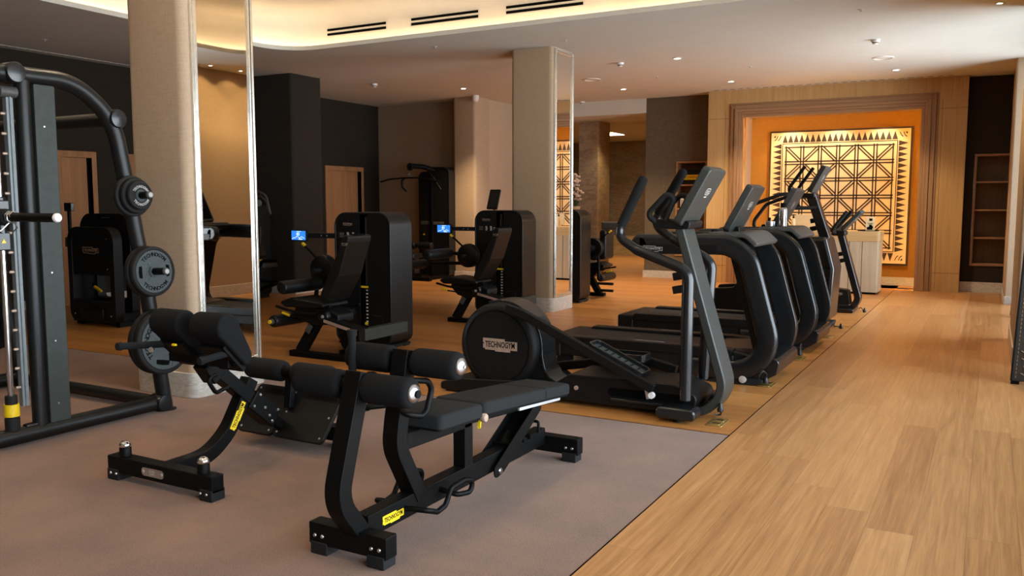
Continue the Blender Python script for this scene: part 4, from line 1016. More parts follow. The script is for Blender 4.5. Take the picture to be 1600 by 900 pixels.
# footplate (two panels) facing up towards the pads
pu = V((0, 0.20, 0.235)).normalized(); pc = V((RX+0.02, 3.835, 0.205)); pnrm = V((1,0,0)).cross(pu)
for s, (a0, a1) in ((-1, (-0.345, -0.055)), (1, (-0.05, 0.345))):
    m = MB(); m.prism(rrect(a0, -0.165, a1, 0.165, 0.03, 4), pc, (1,0,0), pu, -0.012, 0.012); fp = m.build('footplate_panel', 'plastic', rc, 0.003)
    b = MB()
    for x_ in (a0+0.03, a1-0.03):
        for q in (-0.135, 0.0, 0.135): bolt(b, pc+V((x_,0,0))+pu*q-pnrm*0.012, -pnrm, 0.007, 0.003); bolt(b, pc+V((x_,0,0))+pu*q+pnrm*0.012, pnrm, 0.007, 0.003)
    b.build('panel_screws', 'alu', fp)
ax_ = V((RX, 3.87, 0.452))
m = MB(); m.bar(pc+pu*0.02-pnrm*-0.03, ax_, 0.05, 0.04, (1,0,0)); m.build('roller_post', 'black', rc, 0.004)
m = MB(); m.cyl(ax_+V((-0.30,0,0)), ax_+V((0.34,0,0)), 0.02, 18); m.cyl(ax_+V((-0.055,0,0)), ax_+V((0.045,0,0)), 0.036, 18); m.build('roller_axle', 'black', rc)
foam_roller('leg_roller', ax_+V((-0.345,0,0)), ax_+V((-0.045,0,0)), 0.066, rc, 'foam')
foam_roller('leg_roller', ax_+V((0.035,0,0)), ax_+V((0.335,0,0)), 0.066, rc, 'foam', 'b')
# hip pads, drop shaped in section
def hip_pad(x0, x1):
    cy, cz, r = 3.112, 0.842, 0.073; dd = V((0.105, -0.205)).normalized(); nn_ = V((-dd.y, dd.x))
    pts = []
    a0 = atan2(nn_.y, nn_.x)
    for k in range(25):
        a = a0 + 1.18*pi*k/24; pts.append((cy+r*cos(a), cz+r*sin(a)))
    e = V((cy, cz))+dd*0.235
    A = V((cy, cz))+nn_*r
    tip1 = e - nn_*0.005; tip2 = e + nn_*r*0.80
    pts += [(tip1.x, tip1.y), (tip1.x+dd.x*0.015+nn_.x*0.02, tip1.y+dd.y*0.015+nn_.y*0.02), (tip2.x, tip2.y), (tip2.x-dd.x*0.03+nn_.x*0.014, tip2.y-dd.y*0.03+nn_.y*0.014)]
    m = MB(); m.prism(pts, (x0, 0, 0), (0,1,0), (0,0,1), 0, x1-x0); return m.build('hip_pad', 'pad', rc, 0.016, 3)
hip_pad(-3.625, -3.40); hip_pad(-3.935, -3.715)
for x in (-3.825, -3.515):
    m = MB(); m.bar((x, 3.10, 0.745), (x, 3.235, 0.60), 0.18, 0.03, (1,0,0)); m.build('pad_board', 'black', rc, 0.004)
m = MB(); m.span((-3.93, 3.16, 0.615), (-3.47, 3.23, 0.665)); m.bar((RX, 3.21, 0.62), (RX, 3.28, 0.52), 0.10, 0.09, (1,0,0)); m.build('pad_carrier', 'black', rc, 0.006)
for x0, p, q in ((-3.90, (3.10, 0.72), (2.845, 0.745)), (-3.45, (3.17, 0.705), (2.975, 0.690))):
    m = MB(); m.tube([(x0, p[0]+0.06, p[1]-0.05), (x0, p[0]+0.02, p[1]-0.01), (x0, *p), (x0, *q)], 0.013, 0.02, seg=12); hb = m.build('grip_bar', 'black', rc)
    a, b_ = V((x0, *p)), V((x0, *q)); m = MB(); m.lathe([(0, 0), (0.018, 0.002), (0.019, 0.02), (0.018, (b_-a).length-0.01), (0.022, (b_-a).length), (0.02, (b_-a).length+0.02), (0, (b_-a).length+0.024)], a, b_-a, 20); m.build('rubber_grip', 'foam', hb)
m = MB(); m.lathe([(0, 0), (0.014, 0), (0.014, 0.02), (0, 0.022)], (-3.86, 3.0, 0.71), (0.6,-0.8,0), 14); m.build('bolt_head', 'alu', rc)
m = MB(); m.span((-3.72, 3.012, 0.738), (-3.70, 3.03, 0.748)); m.build('yellow_tag', 'yellow', rc)

# ================================================================== abdominal bench in front
BX = -2.245
ab = thing('abdominal_bench', 'black adjustable bench with four thick foam rollers at its near end', 'exercise bench', (BX, 3.5, 0))
def foot_bar(parent, y0, y1, xa, xb):
    m = MB(); m.span((xa, y0, 0.042), (xb, y1, 0.137)); o = m.build('foot_bar', 'black', parent, 0.006)
    for x in (xa+0.055, xb-0.055):
        m = MB(); m.span((x-0.045, y0-0.004, 0.0), (x+0.045, y1+0.004, 0.055)); m.build('rubber_foot', 'rubber', o, 0.006)
    b = MB()
    for x in (xa+0.035, xa+0.075, xb-0.075, xb-0.035): bolt(b, (x, y0, 0.082), (0,-1,0), 0.009)
    b.build('foot_bolts', 'alu', o)
    return o
foot_bar(ab, 2.665, 2.74, -2.475, -2.065); foot_bar(ab, 4.36, 4.435, -2.485, -2.00)
m = MB(); m.span((BX-0.036, 2.735, 0.085), (BX+0.036, 4.365, 0.182)); bb = m.build('main_beam', 'black', ab, 0.004)
logo(ab, (BX+0.0365, 2.905, 0.128), (0,1,0), (0,0,1), 0.15, 'yellow', 'ink', 0.27, 'yellow_sticker')
def post(pts, rad): m = MB(); m.rectpath(pts, 0.082, 0.075, (1,0,0), rad, 12); return m.build('curved_post', 'black', ab, 0.004)
post([(BX, 2.735, 0.085), (BX, 2.575, 0.29), (BX, 2.625, 0.45), (BX, 2.735, 0.79)], [0, 0.4, 0.5, 0])
post([(BX, 3.12, 0.15), (BX, 2.965, 0.42), (BX, 2.985, 0.53), (BX, 3.055, 0.835)], [0, 0.5, 0.5, 0])
def roller_pair(y, z, dx=0.0):
    m = MB(); m.cyl((BX-0.33, y, z), (BX+0.30, y, z), 0.016, 16); m.cyl((BX-0.085, y, z), (BX+0.085, y, z), 0.034, 20); m.build('roller_axle', 'black', ab)
    foam_roller('foam_roller', (BX+0.045+dx, y, z), (BX+0.285+dx, y, z), 0.063, ab, 'pad', 'b', 'alu', 0.038)
    foam_roller('foam_roller', (BX-0.315+dx, y, z), (BX-0.065+dx, y, z), 0.063, ab, 'pad', 'a', 'alu', 0.038)
    b = MB(); bolt(b, (BX-0.02, y-0.045, z+0.02), (0,-1,0), 0.008); b.build('post_bolt', 'alu', ab)
roller_pair(2.735, 0.728, -0.012); roller_pair(3.065, 0.783, 0.0)
# vertical grip stick by the far rollers
m = MB(); m.cyl((-2.50, 3.0, 0.62), (-2.50, 3.0, 0.90), 0.018, 18); m.cyl((-2.50, 3.0, 0.885), (-2.50, 3.0, 0.912), 0.023, 18); m.tube([(-2.50, 3.0, 0.63), (-2.50, 3.0, 0.60), (BX-0.03, 2.97, 0.60)], 0.014, 0.03, seg=10); m.build('grip_stick', 'foam', ab)
for s in (1, -1):
    x = BX+s*0.145
    m = MB(); m.tube([(BX+s*0.03, 2.94, 0.725), (x-s*0.02, 2.94, 0.73), (x, 3.02, 0.715), (x, 3.05, 0.675), (x, 3.01, 0.585), (x, 2.97, 0.57), (x-s*0.03, 2.88, 0.595), (BX+s*0.035, 2.96, 0.60)], 0.0135, 0.035, seg=12, n=6); m.build('side_handle', 'black', ab)
    m = MB(); m.tube([(BX+s*0.03, 2.99, 0.135), (x, 3.01, 0.138), (x, 3.085, 0.108), (x, 3.15, 0.118), (x, 3.20, 0.186), (x, 3.31, 0.19), (x, 3.385, 0.17), (x, 3.37, 0.115), (x-s*0.02, 3.28, 0.125), (BX+s*0.03, 3.27, 0.14)], 0.0125, 0.03, seg=12, n=6); m.build('carry_handle', 'black', ab)
def pad_block(name, y0, z0, y1, z1, w, th, mat, r=0.03, crease=None, parent=None):
    """upholstered cushion, top edge running from (y0,z0) to (y1,z1)"""
    a, b_ = V((BX, y0, z0)), V((BX, y1, z1)); L = (b_-a).length; u = (b_-a).normalized(); n_ = V((1,0,0)).cross(u)
    m = MB(); m.prism(rrect(-w/2, 0, w/2, L, 0.028, 5), a-n_*th, (1,0,0), u, 0, th, 0.018)
    o = m.build(name, mat, parent, 0.0)
    if crease:
        c = MB(); c.bar(a+u*crease+V((-w/2+0.004,0,0))+n_*0.0005, a+u*crease+V((w/2-0.004,0,0))+n_*0.0005, 0.004, 0.0015, u)
        c.bar(a+u*crease+V((w/2+0.0006,0,0))-n_*0.012, a+u*crease+V((w/2+0.0006,0,0))-n_*(th-0.004), 0.004, 0.002, u); c.build('seam', 'ink', o)
    bd = MB(); bd.prism(rrect(-w/2+0.006, 0.006, w/2-0.006, L-0.006, 0.028, 5), a-n_*(th+0.012), (1,0,0), u, 0, 0.0125); bd.build('base_board', 'ink', o)
    return o
pad_block('seat_cushion', 3.115, 0.537, 3.487, 0.518, 0.30, 0.062, 'padb', parent=ab)
pad_block('back_cushion', 3.497, 0.522, 4.47, 0.436, 0.30, 0.058, 'padb', crease=0.655, parent=ab)
m = MB(); m.bar((BX, 3.02, 0.43), (BX, 3.56, 0.412), 0.07, 0.075, (1,0,0)); m.build('seat_rail', 'black', ab, 0.005)
m = MB(); m.bar((BX, 3.53, 0.175), (BX, 3.53, 0.40), 0.07, 0.075, (1,0,0)); m.build('seat_post', 'black', ab, 0.004)
m = MB(); m.bar((BX, 3.52, 0.415), (BX, 4.30, 0.352), 0.06, 0.05, (1,0,0)); m.build('back_rail', 'black', ab, 0.004)
for s in (1, -1):
    m = MB(); m.bar((BX+s*0.115, 3.90, 0.412), (BX+s*0.115, 4.385, 0.372), 0.014, 0.042, (1,0,0)); m.build('side_rail', 'alulight', ab, 0.002)
    m = MB(); m.prism(rpoly([(3.735, 0.055), (3.83, 0.075), (4.30, 0.345), (4.17, 0.355), (3.725, 0.115)], 0.03), (BX+s*0.062-0.004, 0, 0), (0,1,0), (0,0,1), 0, 0.008); st = m.build('strut_plate', 'black', ab, 0.002)
    b = MB(); bolt(b, (BX+s*0.066, 3.785, 0.09), (s,0,0), 0.017, 0.008); b.build('pivot_bolt', 'chrome', st)
m = MB(); m.bar((BX, 3.83, 0.115), (BX, 4.22, 0.34), 0.112, 0.02, (1,0,0)); m.build('strut_web', 'black', ab)
m = MB()
for k in range(4): m.span((BX-0.055, 3.92+k*0.075, 0.168), (BX+0.055, 3.935+k*0.075, 0.196))
m.build('ladder_rungs', 'black', ab, 0.003)
m = MB(); m.tube([(BX-0.05, 4.25, 0.18), (BX-0.05, 4.25, 0.245), (BX+0.05, 4.25, 0.245), (BX+0.05, 4.25, 0.18)], 0.009, 0.012, seg=8); m.build('stop_bracket', 'black', ab)
m = MB(); m.cyl((BX+0.05, 3.49, 0.448), (BX+0.135, 3.49, 0.448), 0.012, 12); kn = m.build('pull_pin', 'black', ab)
m = MB(); m.lathe([(0, 0), (0.019, 0.002), (0.022, 0.012), (0.022, 0.024), (0.018, 0.03), (0, 0.031)], (BX+0.13, 3.49, 0.448), (1,0,0), 20); m.build('pull_knob', 'tan', kn)
m = MB(); m.bar((BX+0.02, 3.66, 0.40), (BX+0.05, 3.60, 0.36), 0.016, 0.012); m.build('yellow_lever', 'yellow', ab)

# ================================================================== selectorised leg machines (all built to one local frame)
def leg_machine(name, label, cat, loc, rz, lower, upper, brand=True, screen=True, group=None, press=False):
    """origin: floor under the middle of the tower front; user sits in front (-y), facing -x"""
    t = thing(name, label, cat, (0,0,0), group)
    W = 0.365; Hh = 1.392; D = 0.37
    # tower: two shells with a window for the weight stack between them, wrapped by a rim band
    out = rrect(-W, 0.03, W, Hh, (0.10, 0.10, 0.15, 0.15), 8)
    m = MB(); m.ringprism(out, inset2d(out, 0.022), (0, D, 0), (1,0,0), (0,0,1), 0.0, D+0.006); m.build('tower_rim', 'towerrim', t, 0.012, 3)
    ins = inset2d(out, 0.0165)
    L_ = [(min(x, -0.035), z) for x, z in ins]; Rr = [(max(x, 0.075), z) for x, z in ins]
    m = MB(); m.prism(L_, (0, 0.012, 0), (1,0,0), (0,0,1), 0, 0.012); sl = m.build('left_shell', 'shell', t)
    m = MB(); m.prism(Rr, (0, 0.012, 0), (1,0,0), (0,0,1), 0, 0.012); sr = m.build('right_shell', 'shell', t)
    m = MB(); m.prism(ins, (0, D, 0), (1,0,0), (0,0,1), 0, 0.012); m.build('back_shell', 'shell', t)
    m = MB(); m.span((-0.034, 0.16, 0.05), (0.074, 0.20, Hh-0.03)); m.build('stack_shaft', 'slot', t)
    m = MB()
    for k in range(13): m.span((-0.026, 0.022, 0.14+k*0.036), (0.066, 0.155, 0.14+k*0.036+0.031))
    sk = m.build('weight_stack', 'black', t, 0.002)
    m = MB()
    for k in range(13): m.span((0.026, 0.0205, 0.149+k*0.036), (0.052, 0.0225, 0.149+k*0.036+0.015))
    m.build('weight_numbers', 'whiteprint', sk)
    m = MB(); m.cyl((0.02, 0.06, 0.60), (0.02, 0.06, Hh-0.05), 0.005, 8); m.cyl((-0.012, 0.08, 0.1), (-0.012, 0.08, Hh-0.05), 0.008, 8); m.cyl((0.055, 0.08, 0.1), (0.055, 0.08, Hh-0.05), 0.008, 8); m.build('guide_rods', 'grey', sk)
    m = MB(); m.lathe([(0, 0), (0.012, 0), (0.016, 0.012), (0.016, 0.03), (0, 0.035)], (0.04, 0.024, 0.245), (0,-1,0), 14); m.build('selector_pin', 'yellow', sk)
    m = MB(); m.span((-0.03, 0.01, 0.612), (0.07, 0.03, 0.632)); m.build('stack_label', 'yellow', sk)
    m = MB(); m.span((-0.345, 0.02, 0.012), (0.345, D-0.02, 0.034)); m.span((-0.345, 0.05, 0), (-0.27, 0.13, 0.014)); m.span((0.27, 0.05, 0), (0.345, 0.13, 0.014)); m.span((-0.345, D-0.12, 0), (-0.27, D-0.04, 0.014)); m.span((0.27, D-0.12, 0), (0.345, D-0.04, 0.014)); m.build('tower_base', 'rubber', t)
    n_ = (1,0,0)
    outline_logo(sl, (-0.185, -0.0005, 1.268), (1,0,0), (0,0,1), 0.12, 'tan', 0.24)
    ic = MB()
    for k, x in enumerate((-0.265, -0.185, -0.115, -0.065)):
        if k == 0:
            for q in range(3): ic.span((x-0.03, -0.0012, 1.135+q*0.018), (x+0.03, 0.0, 1.139+q*0.018))
        elif k == 3:
            for q in range(2): ic.span((x-0.012, -0.0012, 1.135+q*0.022), (x+0.016, 0, 1.147+q*0.022))
        else:
            ic.prism(rpoly([(-0.012,-0.03), (0.014,-0.03), (0.02, 0.0), (0.012, 0.03), (-0.016, 0.03), (-0.008, 0.0)], 0.008), (x, 0.0, 1.155), (1,0,0), (0,0,1), 0, 0.0012)
    ic.build('exercise_icons', 'greyprint', sl)
    ln = MB(); ln.span((0.12, -0.0012, 0.33), (0.255, 0, 0.333)); ln.span((0.252, -0.0012, 0.19), (0.255, 0, 0.333)); ln.build('panel_seam', 'grey', sr)
    # display on an arm
    if screen:
        m = MB(); m.bar((-0.365, 0.03, 1.142), (-0.72, 0.0, 1.142), 0.03, 0.055, (0,1,0)); a = m.build('display_arm', 'gloss', t, 0.004)
        b = MB()
        for q in (0.3, 0.5): bolt(b, V((-0.365, 0.03, 1.142)).lerp(V((-0.72, 0, 1.142)), q)+V((0,-0.015,0)), (0,-1,0), 0.006)
        b.build('arm_bolts', 'greyprint', a)
        u = V((1,-0.10,0)).normalized(); c = V((-0.845, -0.02, 1.140)); vv = V((0,0,1)); fn = u.cross(vv)
        m = MB(); m.prism(rrect(-0.125, -0.062, 0.125, 0.062, 0.012, 4), c, u, vv, -0.03, 0.0); dp = m.build('display_case', 'plastic', t, 0.003)
        m = MB(); m.prism(rrect(-0.110, -0.049, 0.110, 0.049, 0.004, 2), c, u, vv, -0.001, 0.0012); m.build('lit_display', 'L_screen', dp)
        m = MB(); m.text('40', c+u*-0.01+vv*0.015+fn*0.0014, u, vv, 0.036, 0.0005)
        P = [(-0.10,-0.04), (-0.075,-0.025), (-0.055,-0.03), (-0.02,-0.006), (0.015,-0.03), (0.05,-0.012), (0.09,-0.03)]
        for a_, b_ in zip(P, P[1:]): m.bar(c+u*a_[0]+vv*a_[1]+fn*0.0016, c+u*b_[0]+vv*b_[1]+fn*0.0016, 0.004, 0.0006, u.cross(fn))
        m.bar(c+u*-0.03+vv*0.042+fn*0.0016, c+u*0.04+vv*0.042+fn*0.0016, 0.004, 0.0006, vv); m.bar(c+u*0.0+vv*-0.04+fn*0.0016, c+u*0.06+vv*-0.04+fn*0.0016, 0.008, 0.0006, vv)
        m.build('display_print', 'L_screentext', dp)
    # seat group, centre line y = -0.55
    yc = -0.55
    def side_prism(nm, poly, y0, y1, mat, par, ch=0.0, bev=0.0):
        m = MB(); m.prism(poly, (0, y1, 0), (1,0,0), (0,0,1), 0, y1-y0, ch) if not ch else m.prism(poly, (0, y1, 0), (1,0,0), (0,0,1), 0.0, y1-y0, ch)
        return m.build(nm, mat, par, bev)
    back = rpoly([(0.045, 0.545), (0.135, 0.545), (0.30, 0.80), (0.415, 1.12), (0.425, 1.17), (0.40, 1.19), (0.345, 1.17), (0.29, 1.02), (0.16, 0.80), (0.075, 0.64)], 0.03)
    bk = side_prism('backrest', back, yc-0.17, yc+0.17, 'leather', t, 0, 0.028)
    m = MB(); m.text('TOP', (0.375, yc-0.1705, 1.10), (1,0,0), (0,0,1), 0.028, 0.0008); m.build('lettering', 'tan', bk)
    m = MB(); m.bar((0.40, yc-0.08, 1.19), (0.40, yc+0.08, 1.19), 0.03, 0.012, (1,0,0)); m.build('handle_slot', 'slot', bk)
    seat = rpoly([(-0.46, 0.515), (-0.30, 0.565), (0.10, 0.53), (0.12, 0.49), (-0.05, 0.475), (-0.38, 0.47)], 0.025)
    side_prism('seat_cushion', seat, yc-0.19, yc+0.19, 'leather', t, 0, 0.02)
    m = MB(); m.tube([(-0.47, yc-0.205, 0.475), (-0.30, yc-0.215, 0.445), (-0.08, yc-0.225, 0.425), (0.06, yc-0.225, 0.43), (0.22, yc-0.225, 0.49), (0.235, yc-0.225, 0.52), (0.16, yc-0.225, 0.50)], 0.014, 0.05, seg=10); m.build('seat_grip_tube', 'black', t)
    m = MB(); m.tube([(-0.47, yc+0.205, 0.475), (-0.30, yc+0.215, 0.445), (-0.08, yc+0.225, 0.425), (0.06, yc+0.225, 0.43), (0.22, yc+0.225, 0.49)], 0.014, 0.05, seg=10); m.build('seat_grip_tube', 'black', t)
    side_prism('seat_shroud', rpoly([(-0.36, 0.47), (0.10, 0.48), (0.24, 0.42), (0.24, 0.34), (0.10, 0.315), (-0.10, 0.30), (-0.22, 0.33)], 0.03), yc-0.12, yc+0.12, 'plastic', t, 0, 0.02)
    m = MB(); m.lathe([(0, 0), (0.055, 0), (0.06, 0.01), (0.06, 0.42), (0.055, 0.43), (0, 0.43)], (0.09, yc-0.17, 0.40), (0,1,0), 28); pv = m.build('pivot_drum', 'gloss', t)
    b = MB(); bolt(b, (0.09, yc-0.17, 0.40), (0,-1,0), 0.018, 0.006); b.build('drum_bolt', 'greyprint', pv)
    # leg, foot bar, rails, beam to the tower
    m = MB(); m.bar((-0.085, yc-0.02, 0.36), (-0.235, yc-0.12, 0.035), 0.085, 0.10, (0,1,0)); lg = m.build('front_leg', 'black', t, 0.008)
    m = MB(); m.bar((-0.125, yc-0.099, 0.30), (-0.160, yc-0.122, 0.225), 0.07, 0.003, (1,0,0)); m.build('leg_label', 'grey', lg)
    m = MB(); m.prism(rrect(-0.30, yc-0.24, 0.60, yc-0.14, 0.03, 4), (0,0,0), (1,0,0), (0,1,0), 0.0, 0.055); m.build('foot_beam', 'black', t, 0.008)
    m = MB(); m.span((0.475, yc-0.21, 0.05), (0.565, yc-0.125, 0.31)); m.build('rear_post', 'black', t, 0.006)
    m = MB(); m.span((0.475, yc-0.12, 0.195), (0.565, 0.004, 0.305)); m.build('link_beam', 'post', t, 0.006)
    for y in (yc-0.20, yc-0.05):
        m = MB(); m.bar((0.12, y, 0.375), (0.53, y, 0.29), 0.03, 0.045, (0,1,0)); rl = m.build('seat_rail', 'black', t, 0.004)
        m = MB(); m.bar((0.14, y-0.016, 0.371), (0.46, y-0.016, 0.3045), 0.002, 0.03, (0,1,0)); m.build('rail_strip', 'tan', rl)
    m = MB(); m.bar((0.14, yc-0.125, 0.385), (0.52, yc-0.125, 0.306), 0.12, 0.01, (0,1,0)); m.build('rail_cover', 'plastic', t)
    m = MB(); m.lathe([(0, 0), (0.085, 0), (0.095, 0.012), (0.095, 0.12), (0.085, 0.13), (0, 0.13)], (0.16, yc+0.10, 0.13), (0,1,0), 32); fw = m.build('crank_drum', 'plastic', t); m = MB(); m.span((0.10, yc+0.05, 0.0), (0.24, yc+0.33, 0.045)); m.build('drum_base', 'black', fw)
    # working cam behind the seat
    cx, cz = -0.33, 0.80
    m = MB(); m.lathe([(0, 0), (0.13, 0), (0.15, 0.015), (0.155, 0.04), (0.155, 0.10), (0.14, 0.115), (0, 0.115)], (cx, -0.27, cz), (0,1,0), 44); cm = m.build('cam_disc', 'plastic', t)
    m = MB()
    for k in range(14):
        a = radians(-30+k*11); m.lathe([(0, 0), (0.006, 0), (0.005, 0.006), (0, 0.006)], (cx+0.156*cos(a), -0.20, cz+0.156*sin(a)), (cos(a), 0, sin(a)), 8)
    m.build('cam_holes', 'grey', cm)
    m = MB(); m.cyl((cx, -0.27, cz), (cx, -0.36, cz), 0.022, 16); m.lathe([(0, 0), (0.026, 0), (0.026, 0.02), (0, 0.022)], (cx, -0.36, cz), (0,-1,0), 16); m.build('cam_knob', 'rubber', cm)
    m = MB(); m.cyl((cx, -0.155, cz), (cx, 0.0, cz), 0.05, 20); m.build('cam_shaft', 'black', cm)
    m = MB(); m.bar((cx-0.06, -0.22, cz+0.10), (cx-0.25, -0.22, cz+0.25), 0.022, 0.016, (0,1,0)); lv = m.build('range_lever', 'black', t)
    m = MB(); m.bar((cx-0.24, -0.22, cz+0.242), (cx-0.275, -0.22, cz+0.270), 0.026, 0.020, (0,1,0)); m.build('lever_tip', 'yellow', lv)
    # rollers on their arms
    lx, lz = lower; ux, uz = upper
    rl = foam_roller('shin_roller', (lx, -0.82, lz), (lx, -0.28, lz), 0.062, t, 'leather')
    m = MB(); m.cyl((lx, -0.845, lz), (lx, -0.82, lz), 0.028, 16); m.build('roller_hub', 'grey', rl); m = MB(); m.cyl((lx, -0.862, lz), (lx, -0.845, lz), 0.018, 14); m.build('roller_tip', 'yellow', rl)
    m = MB(); m.tube([(lx, -0.29, lz), (lx, -0.235, lz), (cx-0.06, -0.235, cz-0.10)], 0.022, 0.03, seg=12); m.build('roller_arm', 'black', t)
    foam_roller('thigh_roller', (ux, -0.80, uz), (ux, -0.235, uz), 0.066, t, 'leather')
    m = MB(); m.tube([(ux, -0.24, uz), (ux, -0.205, uz), (cx, -0.205, cz)], 0.024, 0.02, seg=12); m.build('roller_arm', 'black', t)
    m = MB(); m.tube([(-0.20, yc-0.14, 0.37), (-0.32, yc-0.17, 0.385), (-0.33, yc-0.18, 0.39)], 0.009, seg=10); lv = m.build('seat_lever', 'black', t)
    m = MB(); m.cyl((-0.325, yc-0.172, 0.387), (-0.405, yc-0.19, 0.415), 0.014, 14); m.build('lever_grip', 'yellow', lv)
    if press:
        m = MB(); m.bar((-0.40, -0.36, 1.145), (-0.73, -0.36, 1.14), 0.11, 0.12, (0,1,0)); m.build('press_arm', 'grey', t, 0.025, 3)
        m = MB(); m.prism(rrect(-0.50, 0.62, -0.39, 1.08, 0.05, 5), (0, -0.26, 0), (1,0,0), (0,0,1), 0, 0.34); m.build('chest_pad', 'leather', t, 0.03, 3)
        for z in (0.21, 0.10):
            m = MB(); m.cyl((-0.17, -0.655, z), (-0.47, -0.655, z), 0.022, 14); m.build('foot_peg', 'rubber', t)
    t.location = loc; t.rotation_euler = (0, 0, rz)
    return t
leg_machine('leg_extension_machine', 'nearest black leg machine, with bright blue display, between the two columns', 'leg machine', (-5.635, 6.95, 0), 0, (-0.465, 0.33), (-0.36, 0.665), group='black leg machines')
leg_machine('leg_curl_machine', 'black leg machine in front of the far column, its low roller raised forward', 'leg machine', (-5.635, 9.75, 0), 0, (-0.98, 0.68), (-0.60, 0.83), group='black leg machines')
leg_machine('leg_press_machine', 'black leg machine half hidden behind the far column, turned with its back this way', 'leg machine', (-5.655, 11.95, 0), pi, (-0.40, 0.33), (-0.30, 0.665), screen=False, press=True, group='black leg machines')

# ================================================================== pulldown machine against the rear wall
t = thing('pulldown_machine', 'tall black pulldown machine with a long curved bar by the rear wall', 'pulldown machine', (-9.75, 14.5, 0))
x0, x1, y0, y1, zt = -10.22, -9.38, 14.28, 14.62, 2.20
out = rrect(-9.80, 0.03, x1, zt, (0.08, 0.08, 0.14, 0.02), 8)
m = MB(); m.ringprism(out, inset2d(out, 0.02), (0, y1, 0), (1,0,0), (0,0,1), 0, y1-y0); m.build('tower_rim', 'gloss', t, 0.004)
m = MB(); m.prism(inset2d(out, 0.0205), (0, y1-0.01, 0), (1,0,0), (0,0,1), 0, y1-y0-0.03); m.build('tower_shell', 'shell', t)
m = MB(); m.prism(rrect(-10.18, 0.03, -9.805, 2.12, (0.03, 0.0, 0.0, 0.12), 5), (0, y1, 0), (1,0,0), (0,0,1), 0, 0.24); m.build('stack_housing', 'shell', t, 0.004)
m = MB(); m.span((-9.815, y0+0.03, 0.4), (-9.80, y0+0.045, 2.1)); m.build('cable', 'grey', t)
m = MB(); m.tube([(-9.75, 14.35, 2.13), (-9.85, 14.1, 2.20), (-10.02, 13.95, 2.215)], 0.05, 0.1, seg=14); m.build('top_arm', 'black', t)
m = MB(); m.lathe([(0, -0.025), (0.05, -0.025), (0.075, -0.02), (0.065, 0.0), (0.075, 0.02), (0.05, 0.025), (0, 0.025)], (-10.06, 13.93, 2.20), (0.3,1,0), 28); m.build('pulley', 'plastic', t)
m = MB(); m.cyl((-10.08, 13.92, 2.15), (-10.08, 13.92, 2.02), 0.005, 8); m.build('pull_cable', 'grey', t)
m = MB(); m.tube([(-10.08, 13.92, 2.08), (-10.06, 13.92, 2.05), (-10.08, 13.92, 2.01), (-10.10, 13.92, 2.05)], 0.008, 0.012, seg=8, closed=True); m.build('snap_hook', 'alu', t)
m = MB(); m.tube([(-10.79, 13.92, 1.915), (-10.55, 13.92, 1.965), (-10.20, 13.92, 1.985), (-10.08, 13.92, 1.985), (-9.90, 13.92, 1.985), (-9.60, 13.92, 1.955), (-9.36, 13.92, 1.895)], 0.015, 0.2, seg=12); br = m.build('pulldown_bar', 'black', t)
m = MB(); m.tube([(-10.18, 13.92, 1.985), (-10.26, 13.92, 1.93), (-10.25, 13.92, 1.80), (-10.15, 13.92, 1.72)], 0.02, 0.06, seg=10); m.build('bar_grip', 'foam', br)
m = MB(); m.tube([(-9.80, 14.1, 2.17), (-9.55, 14.0, 1.98), (-9.35, 13.95, 1.75)], 0.016, 0.1, seg=10); m.build('side_hanger', 'black', t)
m = MB(); m.span((-10.15, 13.5, 0.0), (-10.05, 14.3, 0.07)); m.span((-9.55, 13.5, 0), (-9.45, 14.3, 0.07)); m.span((-10.3, 13.45, 0), (-9.3, 13.55, 0.07)); m.build('base_frame', 'black', t, 0.006)
m = MB(); m.prism(rrect(-10.0, 13.35, -9.6, 13.75, 0.06, 4), (0,0,0), (1,0,0), (0,1,0), 0.44, 0.52, 0.02); m.build('seat', 'leather', t)
m = MB(); m.span((-9.85, 13.5, 0.06), (-9.75, 13.62, 0.45)); m.build('seat_post', 'black', t, 0.004)
for s in (-1, 1): foam_roller('thigh_roller', (-9.8+s*0.04, 13.78, 0.66), (-9.8+s*0.36, 13.78, 0.66), 0.07, t, 'leather')
m = MB(); m.bar((-9.8, 13.78, 0.66), (-9.8, 14.25, 0.62), 0.06, 0.06, (1,0,0)); m.build('roller_post', 'black', t)
m = MB()
for k in range(9): m.span((-10.13+k*0.026, y0+0.095, 1.06), (-10.118+k*0.026, y0+0.1, 1.13))
m.build('instruction_print', 'grey', t); m = MB(); m.span((-9.76, y0-0.002, 1.06), (-9.50, y0+0.001, 1.12)); m.build('maker_label', 'grey', t)
m = MB(); m.lathe([(0, 0), (0.016, 0), (0.016, 0.03), (0, 0.03)], (-10.02, y0+0.06, 0.86), (0,-1,0), 12); m.build('selector_pin', 'yellow', t)

# ================================================================== machine with rounded back panels, behind the smith machine
t = thing('plate_press_machine', 'black machine with rounded back panel and open lower window, behind the smith machine', 'leg machine', (-9.55, 6.75, 0))
out = rrect(-10.16, 0.06, -9.20, 1.355, (0.12, 0.12, 0.20, 0.20), 8)
m = MB(); m.ringprism(out, rrect(-9.86, 0.30, -9.30, 0.68, 0.04, 8), (0, 7.02, 0), (1,0,0), (0,0,1), 0, 0.12); tp = m.build('tower_panel', 'plastic', t)
m = MB(); m.span((-9.80, 6.893, 1.292), (-9.42, 6.90, 1.318)); m.build('panel_slot', 'slot', tp); m = MB(); m.span((-9.72, 6.8905, 1.298), (-9.55, 6.893, 1.312)); m.build('slot_print', 'grey', tp)
o1 = rrect(-9.885, 0.05, -9.01, 1.20, (0.12, 0.12, 0.17, 0.17), 8); i1 = rrect(-9.80, 0.30, -9.10, 1.13, (0.04, 0.04, 0.12, 0.12), 8)
